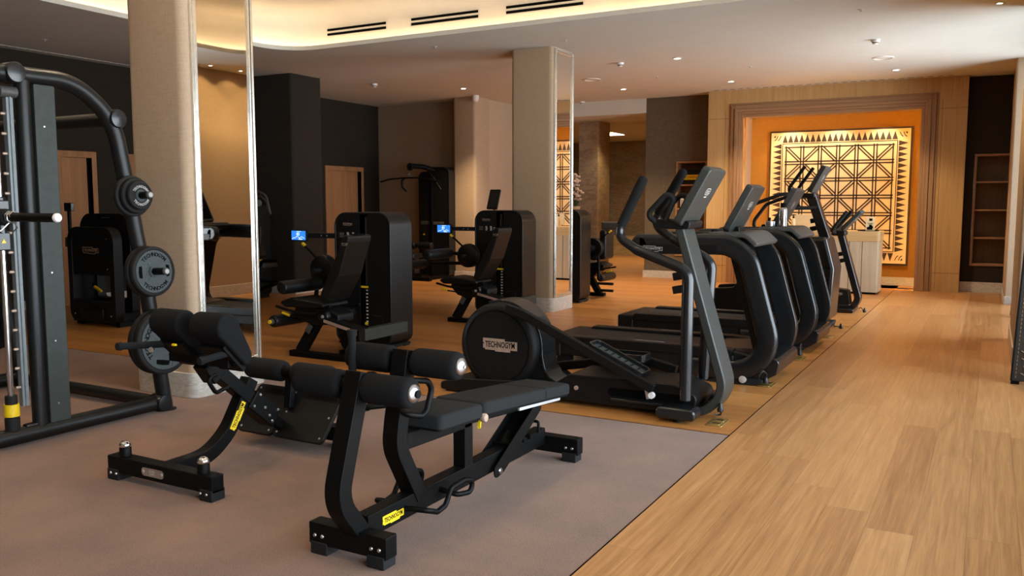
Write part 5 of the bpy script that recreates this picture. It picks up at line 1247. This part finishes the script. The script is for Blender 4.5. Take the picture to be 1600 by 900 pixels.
m = MB(); m.ringprism(o1, i1, (0, 6.66, 0), (1,0,0), (0,0,1), 0, 0.13); m.build('front_frame', 'shell', t, 0.014)
m = MB(); m.prism(rrect(-9.81, 0.62, -9.09, 1.14, (0.02, 0.02, 0.12, 0.12), 6), (0, 6.60, 0), (1,0,0), (0,0,1), 0, 0.05); ip = m.build('inset_panel', 'shell', t, 0.004)
outline_logo(ip, (-9.46, 6.5495, 0.92), (1,0,0), (0,0,1), 0.30, 'tan', 0.25)
b = MB()
for x, z in ((-9.16, 1.06), (-9.16, 0.70)): bolt(b, (x, 6.55, z), (0,-1,0), 0.010)
for x, z in ((-9.78, 0.14), (-9.10, 0.14)): bolt(b, (x, 6.53, z), (0,-1,0), 0.010)
b.build('bolts', 'alu', t)
m = MB(); m.prism(rrect(-9.66, 0.085, -9.22, 0.22, (0.05, 0.05, 0.02, 0.02), 4), (0, 6.53, 0), (1,0,0), (0,0,1), 0, 0.03, 0.015); m.build('foot_cover', 'plastic', t)
m = MB(); m.bar((-10.16, 6.72, 1.0), (-9.84, 6.62, 0.98), 0.05, 0.12, (0,1,0)); m.build('cross_bracket', 'grey', t, 0.004)
m = MB(); m.span((-10.02, 6.66, 0.02), (-9.90, 6.99, 0.95)); m.span((-9.90, 6.70, 0.02), (-9.10, 6.98, 0.06)); m.span((-9.16, 6.62, 0.06), (-9.06, 6.98, 0.16)); m.span((-9.86, 6.60, 0.0), (-9.76, 7.0, 0.07)); m.span((-9.12, 6.60, 0.0), (-9.05, 7.0, 0.06));  m.build('inner_frame', 'black', t, 0.006)
m = MB(); m.bar((-9.66, 6.72, 0.46), (-9.53, 6.72, 0.40), 0.03, 0.03, (0,1,0)); m.build('yellow_handle', 'yellow', t, 0.006)
m = MB(); m.bar((-9.72, 6.74, 0.49), (-9.60, 6.72, 0.44), 0.02, 0.016, (0,1,0)); m.build('handle_stem', 'black', t)
m = MB(); m.span((-10.50, 6.92, 1.38), (-10.35, 6.97, 1.49)); m.build('display_back', 'gloss', t, 0.01)
m = MB(); m.span((-10.45, 6.93, 1.05), (-10.41, 6.96, 1.385)); m.build('display_stem', 'black', t)

# ================================================================== shoulder press behind the near column
t = thing('shoulder_press_machine', 'dark press machine with bent top tubes standing before the dark pillar', 'press machine', (-9.9, 9.9, 0))
m = MB(); m.tube([(-10.45, 9.9, 1.62), (-10.35, 9.7, 1.69), (-9.78, 9.55, 1.69), (-9.56, 9.55, 1.60), (-9.48, 9.55, 1.32)], 0.018, 0.12, seg=12); m.build('press_arm', 'grey', t)
m = MB(); m.tube([(-10.45, 9.95, 1.54), (-9.85, 9.72, 1.60), (-9.70, 9.70, 1.50), (-9.66, 9.70, 1.34)], 0.016, 0.10, seg=12); m.build('press_arm', 'grey', t)
m = MB(); m.tube([(-10.1, 9.65, 1.42), (-9.72, 9.56, 1.49)], 0.05, seg=16); m.build('arm_roller', 'grey', t)
m = MB(); m.tube([(-9.72, 9.58, 1.13), (-9.74, 9.58, 0.86), (-9.68, 9.58, 1.05)], 0.007, seg=8); m.build('pull_strap', 'grey', t)
m = MB(); m.bar((-10.05, 9.75, 1.22), (-9.88, 9.62, 1.22), 0.11, 0.06, (0,0,1)); m.build('handle_block', 'alulight', t, 0.006)
m = MB(); m.prism(rpoly([(-10.35, 0.62), (-10.2, 0.60), (-9.95, 0.64), (-10.12, 1.15), (-10.35, 1.2)], 0.05), (0, 9.95, 0), (1,0,0), (0,0,1), 0, 0.3); m.build('backrest', 'leather', t, 0.03)
m = MB(); m.prism(rrect(-10.15, 9.55, -9.68, 9.92, 0.08, 4), (0,0,0), (1,0,0), (0,1,0), 0.50, 0.58, 0.02); m.build('seat', 'leather', t)
m = MB(); m.tube([(-9.30, 9.5, 0.62), (-9.62, 9.5, 0.62), (-9.68, 9.5, 0.52), (-9.68, 9.5, 0.30), (-9.30, 9.5, 0.32)], 0.022, 0.07, seg=10); m.build('foot_tube', 'black', t)
m = MB(); m.bar((-10.0, 9.7, 0.5), (-10.02, 9.6, 0.06), 0.09, 0.09, (1,0,0)); m.bar((-10.02, 9.6, 0.06), (-9.45, 9.6, 0.28), 0.06, 0.06, (0,1,0)); m.span((-10.35, 9.5, 0), (-9.95, 9.95, 0.06)); m.build('base_frame', 'black', t, 0.004)
m = MB(); m.span((-9.74, 9.55, 0.60), (-9.68, 9.60, 0.63)); m.build('yellow_knob', 'yellow', t, 0.004)
m = MB(); m.prism(rrect(-10.62, 0.0, -10.28, 1.5, 0.08, 5), (0, 10.35, 0), (1,0,0), (0,0,1), 0, 0.36); m.build('stack_tower', 'shell', t, 0.01)

# ================================================================== tablet stand behind the far leg machine
t = thing('tablet_stand', 'slim stand with a tilted dark tablet showing above the far leg machine', 'tablet stand', (-6.62, 11.3, 0))
u = V((0.98, -0.18, 0)).normalized(); vv = V((0.12, 0.28, 0.95)).normalized(); vv = (vv-u*vv.dot(u)).normalized()
c = V((-6.62, 11.3, 1.545))
m = MB(); m.prism(rrect(-0.10, -0.155, 0.10, 0.155, 0.012, 3), c, u, vv, -0.03, 0.0); cs_ = m.build('tablet', 'plastic', t, 0.003)
m = MB(); m.prism(rrect(-0.085, -0.135, 0.085, 0.135, 0.006, 2), c, u, vv, -0.001, 0.001); m.build('dark_glass', 'rim', cs_)
m = MB(); m.cyl((-6.62, 11.33, 0.02), (-6.62, 11.33, 1.50), 0.02, 14); m.lathe([(0, 0), (0.16, 0), (0.16, 0.012), (0.03, 0.03), (0, 0.03)], (-6.62, 11.33, 0), (0,0,1), 28); m.build('stand_post', 'black', t)
# ================================================================== cardio row
def xz_prism(pts, y0, y1, r=0.0, n=5):
    m = MB(); p = rpoly(pts, r, n) if r else pts
    m.prism(p, (0, y1, 0), (1,0,0), (0,0,1), 0, y1-y0); return m
def console(parent, x0, z0, x1, z1, y0, y1, th=0.05, mark='round'):
    """slim display leaning forward: back face (to +x) carries the maker's mark"""
    a, b_ = V((x0, 0, z0)), V((x1, 0, z1)); u = (b_-a).normalized(); L = (b_-a).length; yc = (y0+y1)/2
    n_ = V((0,1,0)).cross(u)             # towards +x
    if n_.x < 0: n_ = -n_
    o = V((x0, yc, z0)); w = (y1-y0)
    m = MB(); m.prism(rrect(-w/2, 0, w/2, L, 0.03, 5), o, (0,1,0), u, -th, 0.0)
    c = m.build('display_console', 'console', parent, 0.012, 3)
    m = MB(); m.prism(rrect(-w/2+0.025, 0.03, w/2-0.025, L-0.025, 0.015, 3), o-n_*th, (0,-1,0), u, -0.001, 0.0015); m.build('screen_glass', 'ink', c)
    k = MB(); q = o+u*(L*0.62)+n_*0.0006
    k.ringprism(rrect(-0.052, -0.026, 0.052, 0.026, 0.024, 5), rrect(-0.046, -0.020, 0.046, 0.020, 0.0185, 5), q, (0,1,0), u, 0, 0.0012)
    for r_ in (-0.008, 0.006): k.prism([(-0.036, r_-0.004), (0.036, r_-0.004), (0.036, r_+0.003), (-0.036, r_+0.003)], q, (0,1,0), u, 0, 0.0012)
    k.prism([(-0.03, -0.046), (0.03, -0.046), (0.03, -0.036), (-0.03, -0.036)], q, (0,1,0), u, 0, 0.0012)
    k.build('maker_mark', 'greyprint', c)
    return c
def pegs(parent, x, yc, zs):
    for z in zs:
        m = MB(); m.bar((x, yc, z), (x-0.105, yc, z-0.022), 0.06, 0.055, (0,1,0)); m.build('holder_peg', 'rubber', parent, 0.005)
def plug_cord(parent, pts):
    m = MB(); m.tube(pts, 0.006, 0.03, seg=7, n=5); c = m.build('power_cord', 'cord', parent)
    e = V(pts[-1]); m = MB(); m.lathe([(0, 0), (0.02, 0), (0.024, 0.012), (0.016, 0.035), (0.009, 0.06), (0, 0.062)], e+V((0,0,-0.012)), (0,0,1), 14); m.build('plug', 'cord', c)
def socket(x, y, label):
    t = thing('floor_socket', label, 'floor socket', (x, y, 0), 'brass floor sockets')
    m = MB(); m.prism(rrect(x-0.055, y-0.11, x+0.055, y+0.11, 0.01, 2), (0,0,0), (1,0,0), (0,1,0), 0.0, 0.006); m.build('brass_plate', 'brass', t, 0.002)
    for dy in (-0.05, 0.05):
        m = MB(); m.prism(rrect(x-0.035, y+dy-0.035, x+0.035, y+dy+0.035, 0.006, 2), (0,0,0), (1,0,0), (0,1,0), 0.0055, 0.009); l = m.build('socket_lid', 'brass', t, 0.001)
        m = MB(); m.span((x-0.022, y+dy-0.006, 0.0085), (x+0.022, y+dy+0.006, 0.0100)); m.build('lid_gap', 'slot', l)
socket(-1.555, 5.66, 'brass floor socket at the front foot of the elliptical trainer')
socket(-1.540, 7.06, 'brass floor socket at the front of the nearer treadmill')
socket(-1.545, 8.42, 'brass floor socket just before the farther treadmill')
socket(-1.530, 9.98, 'brass floor socket before the stair climber, its lid half open')

# ------------------------------------------------------------------ elliptical trainer
EY = 5.85
el = thing('elliptical_trainer', 'black elliptical trainer with long bent arms and a round drum, nearest in the row', 'elliptical trainer', (-2.6, EY, 0))
m = MB(); m.rectpath([(-1.885, EY, 1.345), (-1.49, EY, 0.03), (-2.3, EY, 0.045)], 0.25, 0.062, (0,1,0), [0, 0.20, 0], 14); m.build('front_mast', 'console', el, 0.012, 3)
console(el, -1.845, 1.325, -1.635, 1.705, EY-0.20, EY+0.20, 0.062)
m = xz_prism([(-2.04, 1.305), (-1.80, 1.305), (-1.78, 1.36), (-2.04, 1.375)], EY-0.15, EY+0.15, 0.02); m.build('console_bracket', 'plastic', el, 0.01)
pegs(el, -1.84, EY, (0.985, 0.89))
for s, y in ((-1, 5.58), (1, 6.12)):
    m = MB(); m.tube([(-2.09, y, 1.635), (-2.275, y, 1.26), (-2.13, y, 1.165), (-1.755, y, 1.03), (-1.76, y, 0.15)], 0.029, [0, 0.085, 0.1, 0.10, 0], seg=18, n=10, r_end=0.041) if s < 0 else m.tube([(-1.985, y, 1.70), (-2.205, y, 1.33), (-2.05, y, 1.22), (-1.755, y, 1.06), (-1.80, y, 0.20)], 0.029, [0, 0.085, 0.1, 0.10, 0], seg=18, n=10, r_end=0.041)
    a = m.build('moving_arm', 'gloss', el)
    p, q = (V((-2.09, y, 1.635)), V((-2.24, y, 1.33))) if s < 0 else (V((-1.985, y, 1.70)), V((-2.165, y, 1.40)))
    m = MB(); m.lathe([(0, -0.034), (0.022, -0.028), (0.034, -0.01), (0.0345, 0.02), (0.0335, (q-p).length)], p, q-p, 20); m.build('arm_grip', 'foam', a)
for s in (-1, 1):
    y = EY+s*0.13
    m = MB(); m.tube([(-2.03, y, 1.345), (-2.10, y+s*0.02, 1.40), (-1.955, y+s*0.03, 1.545), (-1.90, y+s*0.02, 1.52), (-1.975, y, 1.36)], 0.02, 0.04, seg=14, n=6); m.build('fixed_handle', 'rubber', el)
# drum housing
FX, FZ, FR = -3.265, 0.390, 0.335
m = MB(); m.lathe([(0, 0), (FR*0.80, 0.0), (FR*0.805, 0.008), (FR*0.83, 0.008), (FR*0.84, 0.0), (FR*0.93, 0.004), (FR*0.985, 0.022), (FR, 0.05), (FR, 0.29), (FR*0.985, 0.318), (FR*0.93, 0.336), (0, 0.34)], (FX, EY-0.23, FZ), (0,1,0), 72); dr = m.build('drum_housing', 'shell', el)
m = MB(); m.sweep([(FX+(FR+0.006)*cos(a), EY-0.04, FZ+(FR+0.006)*sin(a)) for a in [radians(110-k*6) for k in range(19)]] + [(FX+FR+0.010, EY-0.04, 0.33), (FX+FR+0.03, EY-0.04, 0.24), (FX+FR+0.075, EY-0.04, 0.17), (FX+FR+0.16, EY-0.04, 0.125)], [(-0.115,-0.012), (0.115,-0.012), (0.115,0.012), (-0.115,0.012)], (0,1,0)); m.build('drum_band', 'gloss', dr, 0.006)
logo(dr, (FX+0.03, EY-0.2315, FZ+0.015), (1,0,0), (0,0,1), 0.30, 'tan', 'ink', 0.30)
m = xz_prism([(-3.76, 0.015), (-2.78, 0.015), (-2.78, 0.09), (-2.90, 0.16), (-3.55, 0.12), (-3.76, 0.075)], EY-0.27, EY+0.27, 0.02); m.build('rear_base', 'plastic', el, 0.012)
m = xz_prism([(-3.72, 0.0), (-3.60, 0.0), (-3.60, 0.03), (-3.72, 0.03)], EY-0.25, EY+0.25); m.build('rear_foot', 'rubber', el)
m = xz_prism([(-3.10, 0.06), (-2.80, 0.06), (-2.80, 0.12), (-2.88, 0.20), (-2.905, 0.34), (-3.10, 0.34)], EY-0.145, EY+0.065); m.build('drum_front', 'shell', el)
# guide rail base
m = xz_prism([(-2.86, 0.03), (-2.80, 0.14), (-2.66, 0.23), (-1.86, 0.235), (-1.68, 0.16), (-1.74, 0.05), (-2.0, 0.03)], EY-0.21, EY+0.21, 0.05); rb_ = m.build('guide_base', 'plastic', el, 0.012)
for s in (-1, 1):
    m = MB(); m.prism(rrect(-2.35, 0.105, -1.78, 0.165, 0.028, 5), (0, EY+s*0.2105+ (0.0 if s < 0 else 0.001), 0), (1,0,0), (0,0,1), 0.0, 0.0015 if s < 0 else -0.0015); m.build('rail_slot', 'slot', rb_)
for s in (-1, 1):
    m = MB(); m.tube([(-2.32, EY+s*0.225, 0.085), (-1.80, EY+s*0.225, 0.085)], 0.012, seg=10); m.build('guide_rail', 'gloss', rb_)
    m = MB(); m.lathe([(0, 0), (0.016, 0), (0.016, 0.012), (0, 0.014)], (-2.60, EY+s*0.21, 0.135), (0,s,0), 16); m.build('base_bolt', 'tan', rb_)
    m = MB(); m.prism(rrect(-1.945, 0.022, -1.665, 0.105, 0.035, 5), (0, EY+s*0.20 if s < 0 else EY+0.36, 0), (1,0,0), (0,0,1), 0, 0.16); ft = m.build('front_foot', 'gloss', el, 0.02, 3)
    m = MB(); m.lathe([(0, 0), (0.035, 0), (0.035, 0.022), (0, 0.022)], (-1.80, EY+s*0.29, 0.001), (0,0,1), 16); m.build('levelling_pad', 'rubber', ft)
# cranks and pedal bars
for s, pts, tray in ((-1, [(-3.16, 0.70), (-3.02, 0.665), (-2.06, 0.235), (-1.98, 0.20)], (-2.49, -2.09, 0.455, 0.275)), (1, [(-3.34, 0.10), (-3.1, 0.16), (-2.3, 0.30), (-2.0, 0.24)], (-2.62, -2.20, 0.33, 0.33))):
    y = EY+s*0.275
    m = MB(); m.rectpath([(x, y, z) for x, z in pts], 0.045, 0.072, (0,1,0), [0, 0.1, 0.08, 0], 6); pb = m.build('pedal_bar', 'shell', el, 0.012)
    x0, x1, z0, z1 = tray; u = V((x1-x0, 0, z1-z0)); L = u.length; u.normalize(); yy = (0,1,0)
    o_ = V((x0, y+s*-0.0, z0)) if s < 0 else V((x0, y, z0))
    ya = y+0.025 if s < 0 else y-0.185
    o_ = V((x0, ya, z0)); nn_ = u.cross(V((0,1,0))); nn_ = -nn_ if nn_.z < 0 else nn_
    m = MB(); m.prism(rrect(0, 0, L, 0.16, 0.03, 4), o_, u, (0,1,0), -0.02, 0.004) ; tr_ = m.build('pedal_tray', 'plate', pb, 0.004)
    m = MB(); m.ringprism(rrect(-0.012, -0.012, L+0.012, 0.172, 0.04, 4), rrect(0.004, 0.004, L-0.004, 0.156, 0.028, 4), o_, u, (0,1,0), -0.024, 0.032); m.build('tray_rim', 'gloss', pb, 0.004)
    m = MB()
    for k in range(7): m.prism([(0.04+k*L/8, 0.02), (0.052+k*L/8, 0.02), (0.052+k*L/8, 0.14), (0.04+k*L/8, 0.14)], o_, u, (0,1,0), 0.003, 0.008)
    m.build('tray_ribs', 'gloss', tr_)
    e = V((pts[-1][0], y, pts[-1][1])); m = MB(); m.lathe([(0, 0), (0.022, 0), (0.022, 0.03), (0, 0.032)], (-1.985, y+s*0.02, 0.165), (0,s,0), 18); m.build('rail_roller', 'whitecap', pb)
    m = MB(); m.bar((-2.04, y, 0.215), (-2.02, y, 0.13), 0.03, 0.02, (0,1,0)); m.build('roller_bracket', 'alu', pb)
plug_cord(el, [(-1.62, EY-0.05, 0.02), (-1.58, 5.82, 0.012), (-1.555, 5.75, 0.08), (-1.555, 5.72, 0.075)])

# ------------------------------------------------------------------ treadmills
def treadmill(label, dy):
    y0, y1 = 6.95+dy, 7.80+dy; yc = (y0+y1)/2
    t = thing('treadmill', label, 'treadmill', (-2.5, yc, 0), 'treadmills in the cardio row')
    sec = [(a, b_) for a, b_ in rrect(-0.038, -0.085, 0.038, 0.085, 0.036, 5)]
    for y in (y0+0.038, y1-0.038):
        pts = fillet([(-2.62, y, 1.135), (-1.735, y, 1.148), (-1.445, y, 0.115), (-2.2, y, 0.115)], [0, 0.27, 0.27, 0], 12)
        m = MB(); m.sweep(pts, sec if y < yc else rrect(-0.034, -0.085, 0.034, 0.085, 0.012, 3), (0,1,0)); sa = m.build('side_arch', 'gloss', t)
        m = MB(); m.prism(circle2d(0.085, 28), (-2.62, y+0.038, 1.135), (1,0,0), (0,0,1), 0, 0.076); m.build('arm_end', 'gloss', sa, 0.03, 4)
        m = xz_prism([(-2.58, 1.06), (-1.95, 1.065), (-1.95, 1.14), (-2.62, 1.13)], y-0.0395, y+0.0395, 0.02); ab_ = m.build('arm_inlay', 'plastic', t)
        if y < yc: outline_logo(ab_, (-2.50, y-0.040, 1.10), (1,0,0), (0,0,1), 0.17, 'greyprint', 0.25)
    # front skin between the arches
    pts = fillet([(-2.02, yc, 1.13), (-1.86, yc, 1.13), (-1.72, yc, 0.62), (-1.62, yc, 0.24)], [0, 0.12, 0.2, 0], 10)
    m = MB(); m.rectpath(pts, y1-y0-0.19, 0.05, (0,1,0)); m.build('front_panel', 'shell', t)
    m = MB(); m.rectpath(fillet([(-2.05, yc, 1.222), (-1.735, yc, 1.225), (-1.645, yc, 1.14)], [0, 0.09, 0], 8), y1-y0-0.10, 0.045, (0,1,0)); m.build('top_cover', 'grey', t, 0.014, 3)
    m = xz_prism([(-2.0, 0.03), (-1.57, 0.03), (-1.455, 0.10), (-1.43, 0.225), (-1.62, 0.235), (-1.9, 0.28)], y0+0.06, y1-0.03, 0.04); m.build('front_base', 'gloss', t, 0.012)
    m = xz_prism([(-2.05, 0.0), (-1.62, 0.0), (-1.53, 0.05), (-1.9, 0.06)], y0+0.02, y1-0.04, 0.01); m.build('front_skid', 'rubber', t, 0.004)
    # deck
    m = MB(); m.span((-3.50, y0+0.03, 0.105), (-1.80, y1-0.03, 0.235)); dk = m.build('deck', 'shell', t, 0.015)
    m = MB(); m.span((-3.40, y0+0.15, 0.23), (-2.02, y1-0.15, 0.262)); m.build('running_belt', 'belt', t, 0.008)
    for y in (y0+0.015, y1-0.145):
        m = xz_prism([(-3.42, 0.21), (-1.85, 0.21), (-1.80, 0.28), (-2.0, 0.292), (-3.36, 0.285)], y, y+0.13, 0.01); r_ = m.build('side_rail', 'plastic', t, 0.012)
        m = MB(); m.text('TECHNOGYM', (-2.55, y+0.065, 0.2905), (1,0,0), (0,1,0), 0.03, 0.001); m.build('rail_lettering', 'greyprint', r_)
    m = MB(); m.span((-3.56, y0+0.02, 0.09), (-3.38, y1-0.02, 0.262)); m.build('rear_end_cap', 'plastic', t, 0.02, 3)
    m = MB(); m.span((-3.45, y0+0.10, 0.0), (-3.33, y0+0.20, 0.10)); m.span((-3.45, y1-0.20, 0.0), (-3.33, y1-0.10, 0.10)); m.build('rear_feet', 'rubber', t)
    m = xz_prism([(-2.06, 0.225), (-1.64, 0.225), (-1.62, 0.29), (-2.04, 0.272)], y0+0.14, y1-0.14, 0.01); m.build('footplate', 'redgrey', t, 0.006)  # glossy motor cover, its brown reflection put into the colour
    console(t, -1.915, 1.235, -1.715, 1.615, yc-0.225, yc+0.225, 0.062)
    m = xz_prism([(-2.02, 1.20), (-1.84, 1.20), (-1.86, 1.29), (-1.98, 1.27)], yc-0.10, yc+0.10, 0.02); m.build('console_neck', 'plastic', t, 0.01)
    m = MB(); m.tube([(-2.15, y0+0.10, 1.205), (-2.15, y1-0.10, 1.205)], 0.022, seg=14); m.build('cross_bar', 'plastic', t)
    m = MB(); m.prism(rrect(-2.13, y0+0.10, -1.95, y1-0.10, 0.03, 3), (0,0,0), (1,0,0), (0,1,0), 1.165, 1.215); m.build('tray', 'plastic', t, 0.01)
    m = MB(); m.lathe([(0, 0), (0.02, 0), (0.024, 0.03), (0.02, 0.05), (0, 0.052)], (-2.05, yc-0.17, 1.215), (0,0,1), 14); m.build('stop_button', 'rubber', t)
    m = MB(); m.lathe([(0, 0), (0.028, 0), (0.03, 0.008), (0.03, 0.03), (0.018, 0.034), (0, 0.034)], (-1.715, y0+0.03, 0.048), (0,-1,0), 22); m.build('transport_wheel', 'alulight', t)
    return t
t1 = treadmill('nearer black treadmill, directly behind the elliptical trainer', 0.0)
plug_cord(t1, [(-1.60, 7.0, 0.03), (-1.575, 6.93, 0.10), (-1.55, 6.95, 0.14), (-1.53, 7.0, 0.10), (-1.54, 7.01, 0.035)])
t2 = treadmill('farther black treadmill, with the steel bottle on its top cover', 1.82)
plug_cord(t2, [(-1.60, 8.80, 0.02), (-1.565, 8.66, 0.02), (-1.55, 8.55, 0.13), (-1.545, 8.47, 0.12), (-1.545, 8.47, 0.035)])
# bottles left on the far treadmill
t = thing('steel_bottle', 'tall brushed steel drinking bottle with black lid on the farther treadmill', 'bottle', (-1.835, 8.87, 1.249))
bx_, by_ = -1.83, 8.89
m = MB(); m.lathe([(0, 0), (0.036, 0), (0.0375, 0.006), (0.0375, 0.165), (0.033, 0.185), (0.026, 0.192), (0, 0.192)], (bx_, by_, 1.249), (0,0,1), 28); m.build('bottle_body', 'steelbottle', t)
m = MB(); m.lathe([(0, 0), (0.027, 0), (0.027, 0.038), (0.022, 0.045), (0, 0.045)], (bx_, by_, 1.249+0.1925), (0,0,1), 24); m.build('lid', 'ink', t)
t = thing('glass_jar', 'short glass jar with a black stopper left of the steel bottle', 'jar', (-1.975, 8.89, 1.249))
m = MB(); m.lathe([(0, 0), (0.045, 0), (0.047, 0.006), (0.047, 0.05), (0.04, 0.055), (0, 0.055)], (-1.955, 8.89, 1.249), (0,0,1), 24); m.build('jar_body', 'alu', t)
m = MB(); m.lathe([(0, 0), (0.014, 0), (0.017, 0.02), (0.012, 0.035), (0, 0.036)], (-1.965, 8.89, 1.304), (0,0,1), 16); m.build('stopper', 'ink', t)

# ------------------------------------------------------------------ stair climber
KY = 10.78
t = thing('stair_climber', 'tall black stair climber with sloping handrails, beyond the two treadmills', 'stair climber', (-2.3, KY, 0))
m = xz_prism([(-2.05, 1.09), (-1.665, 1.09), (-1.565, 0.72), (-1.60, 0.10), (-2.05, 0.06)], KY-0.31, KY+0.31, 0.05, 6); sh = m.build('front_shroud', 'gloss', t, 0.07, 4)
m = MB()
m.span((-1.98, KY-0.3125, 0.735), (-1.60, KY-0.3095, 0.742)); m.build('shroud_seam', 'slot', sh)
m = xz_prism([(-2.0, 0.0), (-1.62, 0.0), (-1.60, 0.06), (-2.0, 0.06)], KY-0.28, KY+0.28, 0.01); m.build('front_skid', 'rubber', t)
m = MB(); m.rectpath([(-1.705, KY, 1.05), (-1.895, KY, 1.60)], 0.22, 0.11, (0,1,0)); m.build('front_mast', 'gloss', t, 0.02, 3)
console(t, -1.865, 1.60, -1.705, 1.905, KY-0.20, KY+0.20, 0.06)
pegs(t, -1.79, KY, (1.29, 1.195))
m = xz_prism([(-2.02, 1.55), (-1.84, 1.545), (-1.83, 1.60), (-2.02, 1.605)], KY-0.16, KY+0.16, 0.02); m.build('console_bracket', 'plastic', t, 0.01)
for s in (-1, 1):
    y = KY+s*0.27
    m = MB(); m.tube([(-2.0, KY+s*0.12, 1.57), (-2.09, y, 1.59), (-2.105, y, 1.66), (-1.93, y, 1.915)], 0.02, 0.05, seg=12); m.build('upright_handle', 'foam', t)
    m = MB(); m.tube([(-1.82, KY+s*0.10, 1.43), (-2.08, y, 1.425), (-2.12, y+s*0.02, 1.50), (-2.06, KY+s*0.2, 1.585)], 0.022, 0.05, seg=12); m.build('lower_handle', 'rubber', t)
    yr = KY+s*0.34
    m = MB(); m.tube([(-2.06, KY+s*0.22, 1.585), (-2.16, yr, 1.595), (-2.50, yr, 1.47), (-2.68, yr, 1.22), (-2.52, yr, 1.02), (-2.36, KY+s*0.31, 0.97)], 0.022, 0.12, seg=12); m.build('handrail', 'rubber', t)
    m = xz_prism([(-3.10, 0.03), (-3.08, 0.43), (-2.72, 0.46), (-2.34, 1.0), (-2.05, 0.98), (-2.05, 0.03)], KY+s*0.31-0.025, KY+s*0.31+0.025, 0.04); m.build('side_panel', 'shell', t, 0.01)
for k in range(5):
    x = -3.04+k*0.20; z = 0.20+k*0.06 if k < 2 else 0.30+(k-1)*0.17
    m = MB(); m.span((x, KY-0.275, z-0.035), (x+0.235, KY+0.275, z)); m.build('step', 'plastic', t, 0.008)
m = xz_prism([(-3.04, 0.03), (-3.04, 0.14), (-2.7, 0.22), (-2.1, 0.75), (-2.06, 0.75), (-2.06, 0.03)], KY-0.27, KY+0.27); m.build('step_core', 'ink', t)
m = MB(); m.span((-3.08, KY-0.32, 0), (-2.96, KY+0.32, 0.04)); m.build('rear_skid', 'rubber', t)
plug_cord(t, [(-1.60, KY+0.1, 0.03), (-1.585, KY+0.02, 0.008), (-1.555, KY-0.02, 0.02), (-1.53, KY+0.0, 0.012), (-1.50, KY-0.05, 0.012)])

# ------------------------------------------------------------------ exercise bike at the far end
QY = 12.55
t = thing('exercise_bike', 'black upright exercise bike with leaning mast, last in the cardio row', 'exercise bike', (-2.1, QY, 0))
m = MB(); m.rectpath([(-1.80, QY, 1.08), (-1.50, QY, 0.055), (-1.95, QY, 0.055)], 0.20, 0.085, (0,1,0), [0, 0.14, 0], 12); m.build('front_mast', 'gloss', t, 0.015, 3)
console(t, -1.755, 1.105, -1.515, 1.365, QY-0.17, QY+0.17, 0.05)
m = xz_prism([(-1.92, 1.04), (-1.72, 1.04), (-1.73, 1.11), (-1.90, 1.12)], QY-0.13, QY+0.13, 0.03); m.build('console_bracket', 'plastic', t, 0.02)
for s in (-1, 1):
    m = MB(); m.tube([(-1.84, QY+s*0.08, 1.08), (-1.90, QY+s*0.20, 1.10), (-1.83, QY+s*0.22, 1.20), (-1.70, QY+s*0.21, 1.375)], 0.024, 0.06, seg=12); m.build('handlebar', 'rubber', t)
    m = MB(); m.tube([(-1.82, QY+s*0.05, 1.09), (-1.98, QY+s*0.20, 1.125), (-2.05, QY+s*0.16, 1.14)], 0.02, 0.05, seg=12); m.build('handlebar', 'rubber', t)
pegs(t, -1.73, QY, (0.80, 0.705))
m = xz_prism([(-2.30, 0.05), (-1.62, 0.06), (-1.66, 0.30), (-1.85, 0.32), (-2.20, 0.46), (-2.42, 0.42)], QY-0.09, QY+0.09, 0.05); hs = m.build('drive_housing', 'shell', t, 0.02)
outline_logo(hs, (-1.80, QY-0.0905, 0.245), (1,0,0), (0,0,1), 0.12, 'greyprint', 0.3)
for x in (-1.68, -2.55):
    m = MB(); m.prism(rrect(x-0.11, 0.0, x+0.11, 0.055, 0.02, 4), (0, QY+0.27, 0), (1,0,0), (0,0,1), 0, 0.54); m.build('floor_bar', 'gloss', t, 0.012)
m = MB(); m.bar((-2.0, QY, 0.08), (-2.62, QY, 0.08), 0.09, 0.06, (0,1,0)); m.build('base_beam', 'gloss', t, 0.01)
m = MB(); m.bar((-2.22, QY, 0.40), (-2.42, QY, 0.98), 0.07, 0.07, (0,1,0)); m.build('seat_post', 'gloss', t, 0.01)
m = MB(); m.prism(rpoly([(-2.62, -0.13), (-2.50, -0.12), (-2.28, -0.03), (-2.24, 0.0), (-2.28, 0.03), (-2.50, 0.12), (-2.62, 0.13)], 0.04), (0, QY, 0), (1,0,0), (0,1,0), 0.96, 1.02, 0.02); m.build('saddle', 'leather', t)
for s in (-1, 1):
    m = MB(); m.bar((-2.12, QY+s*0.10, 0.28), (-2.12+s*0.12, QY+s*0.12, 0.28-s*0.11), 0.02, 0.035, (0,1,0)); cr = m.build('crank', 'alu', t)
    m = MB(); m.span((-2.17+s*0.12, QY+s*0.12 if s > 0 else QY-0.22, 0.155-s*0.11+0.11), (-2.07+s*0.12, QY+0.22 if s > 0 else QY-0.12, 0.18-s*0.11+0.11)); m.build('pedal', 'rubber', cr, 0.005)
plug_cord(t, [(-1.53, QY-0.02, 0.04), (-1.50, QY-0.04, 0.07), (-1.47, QY-0.06, 0.03), (-1.45, QY-0.06, 0.014)])
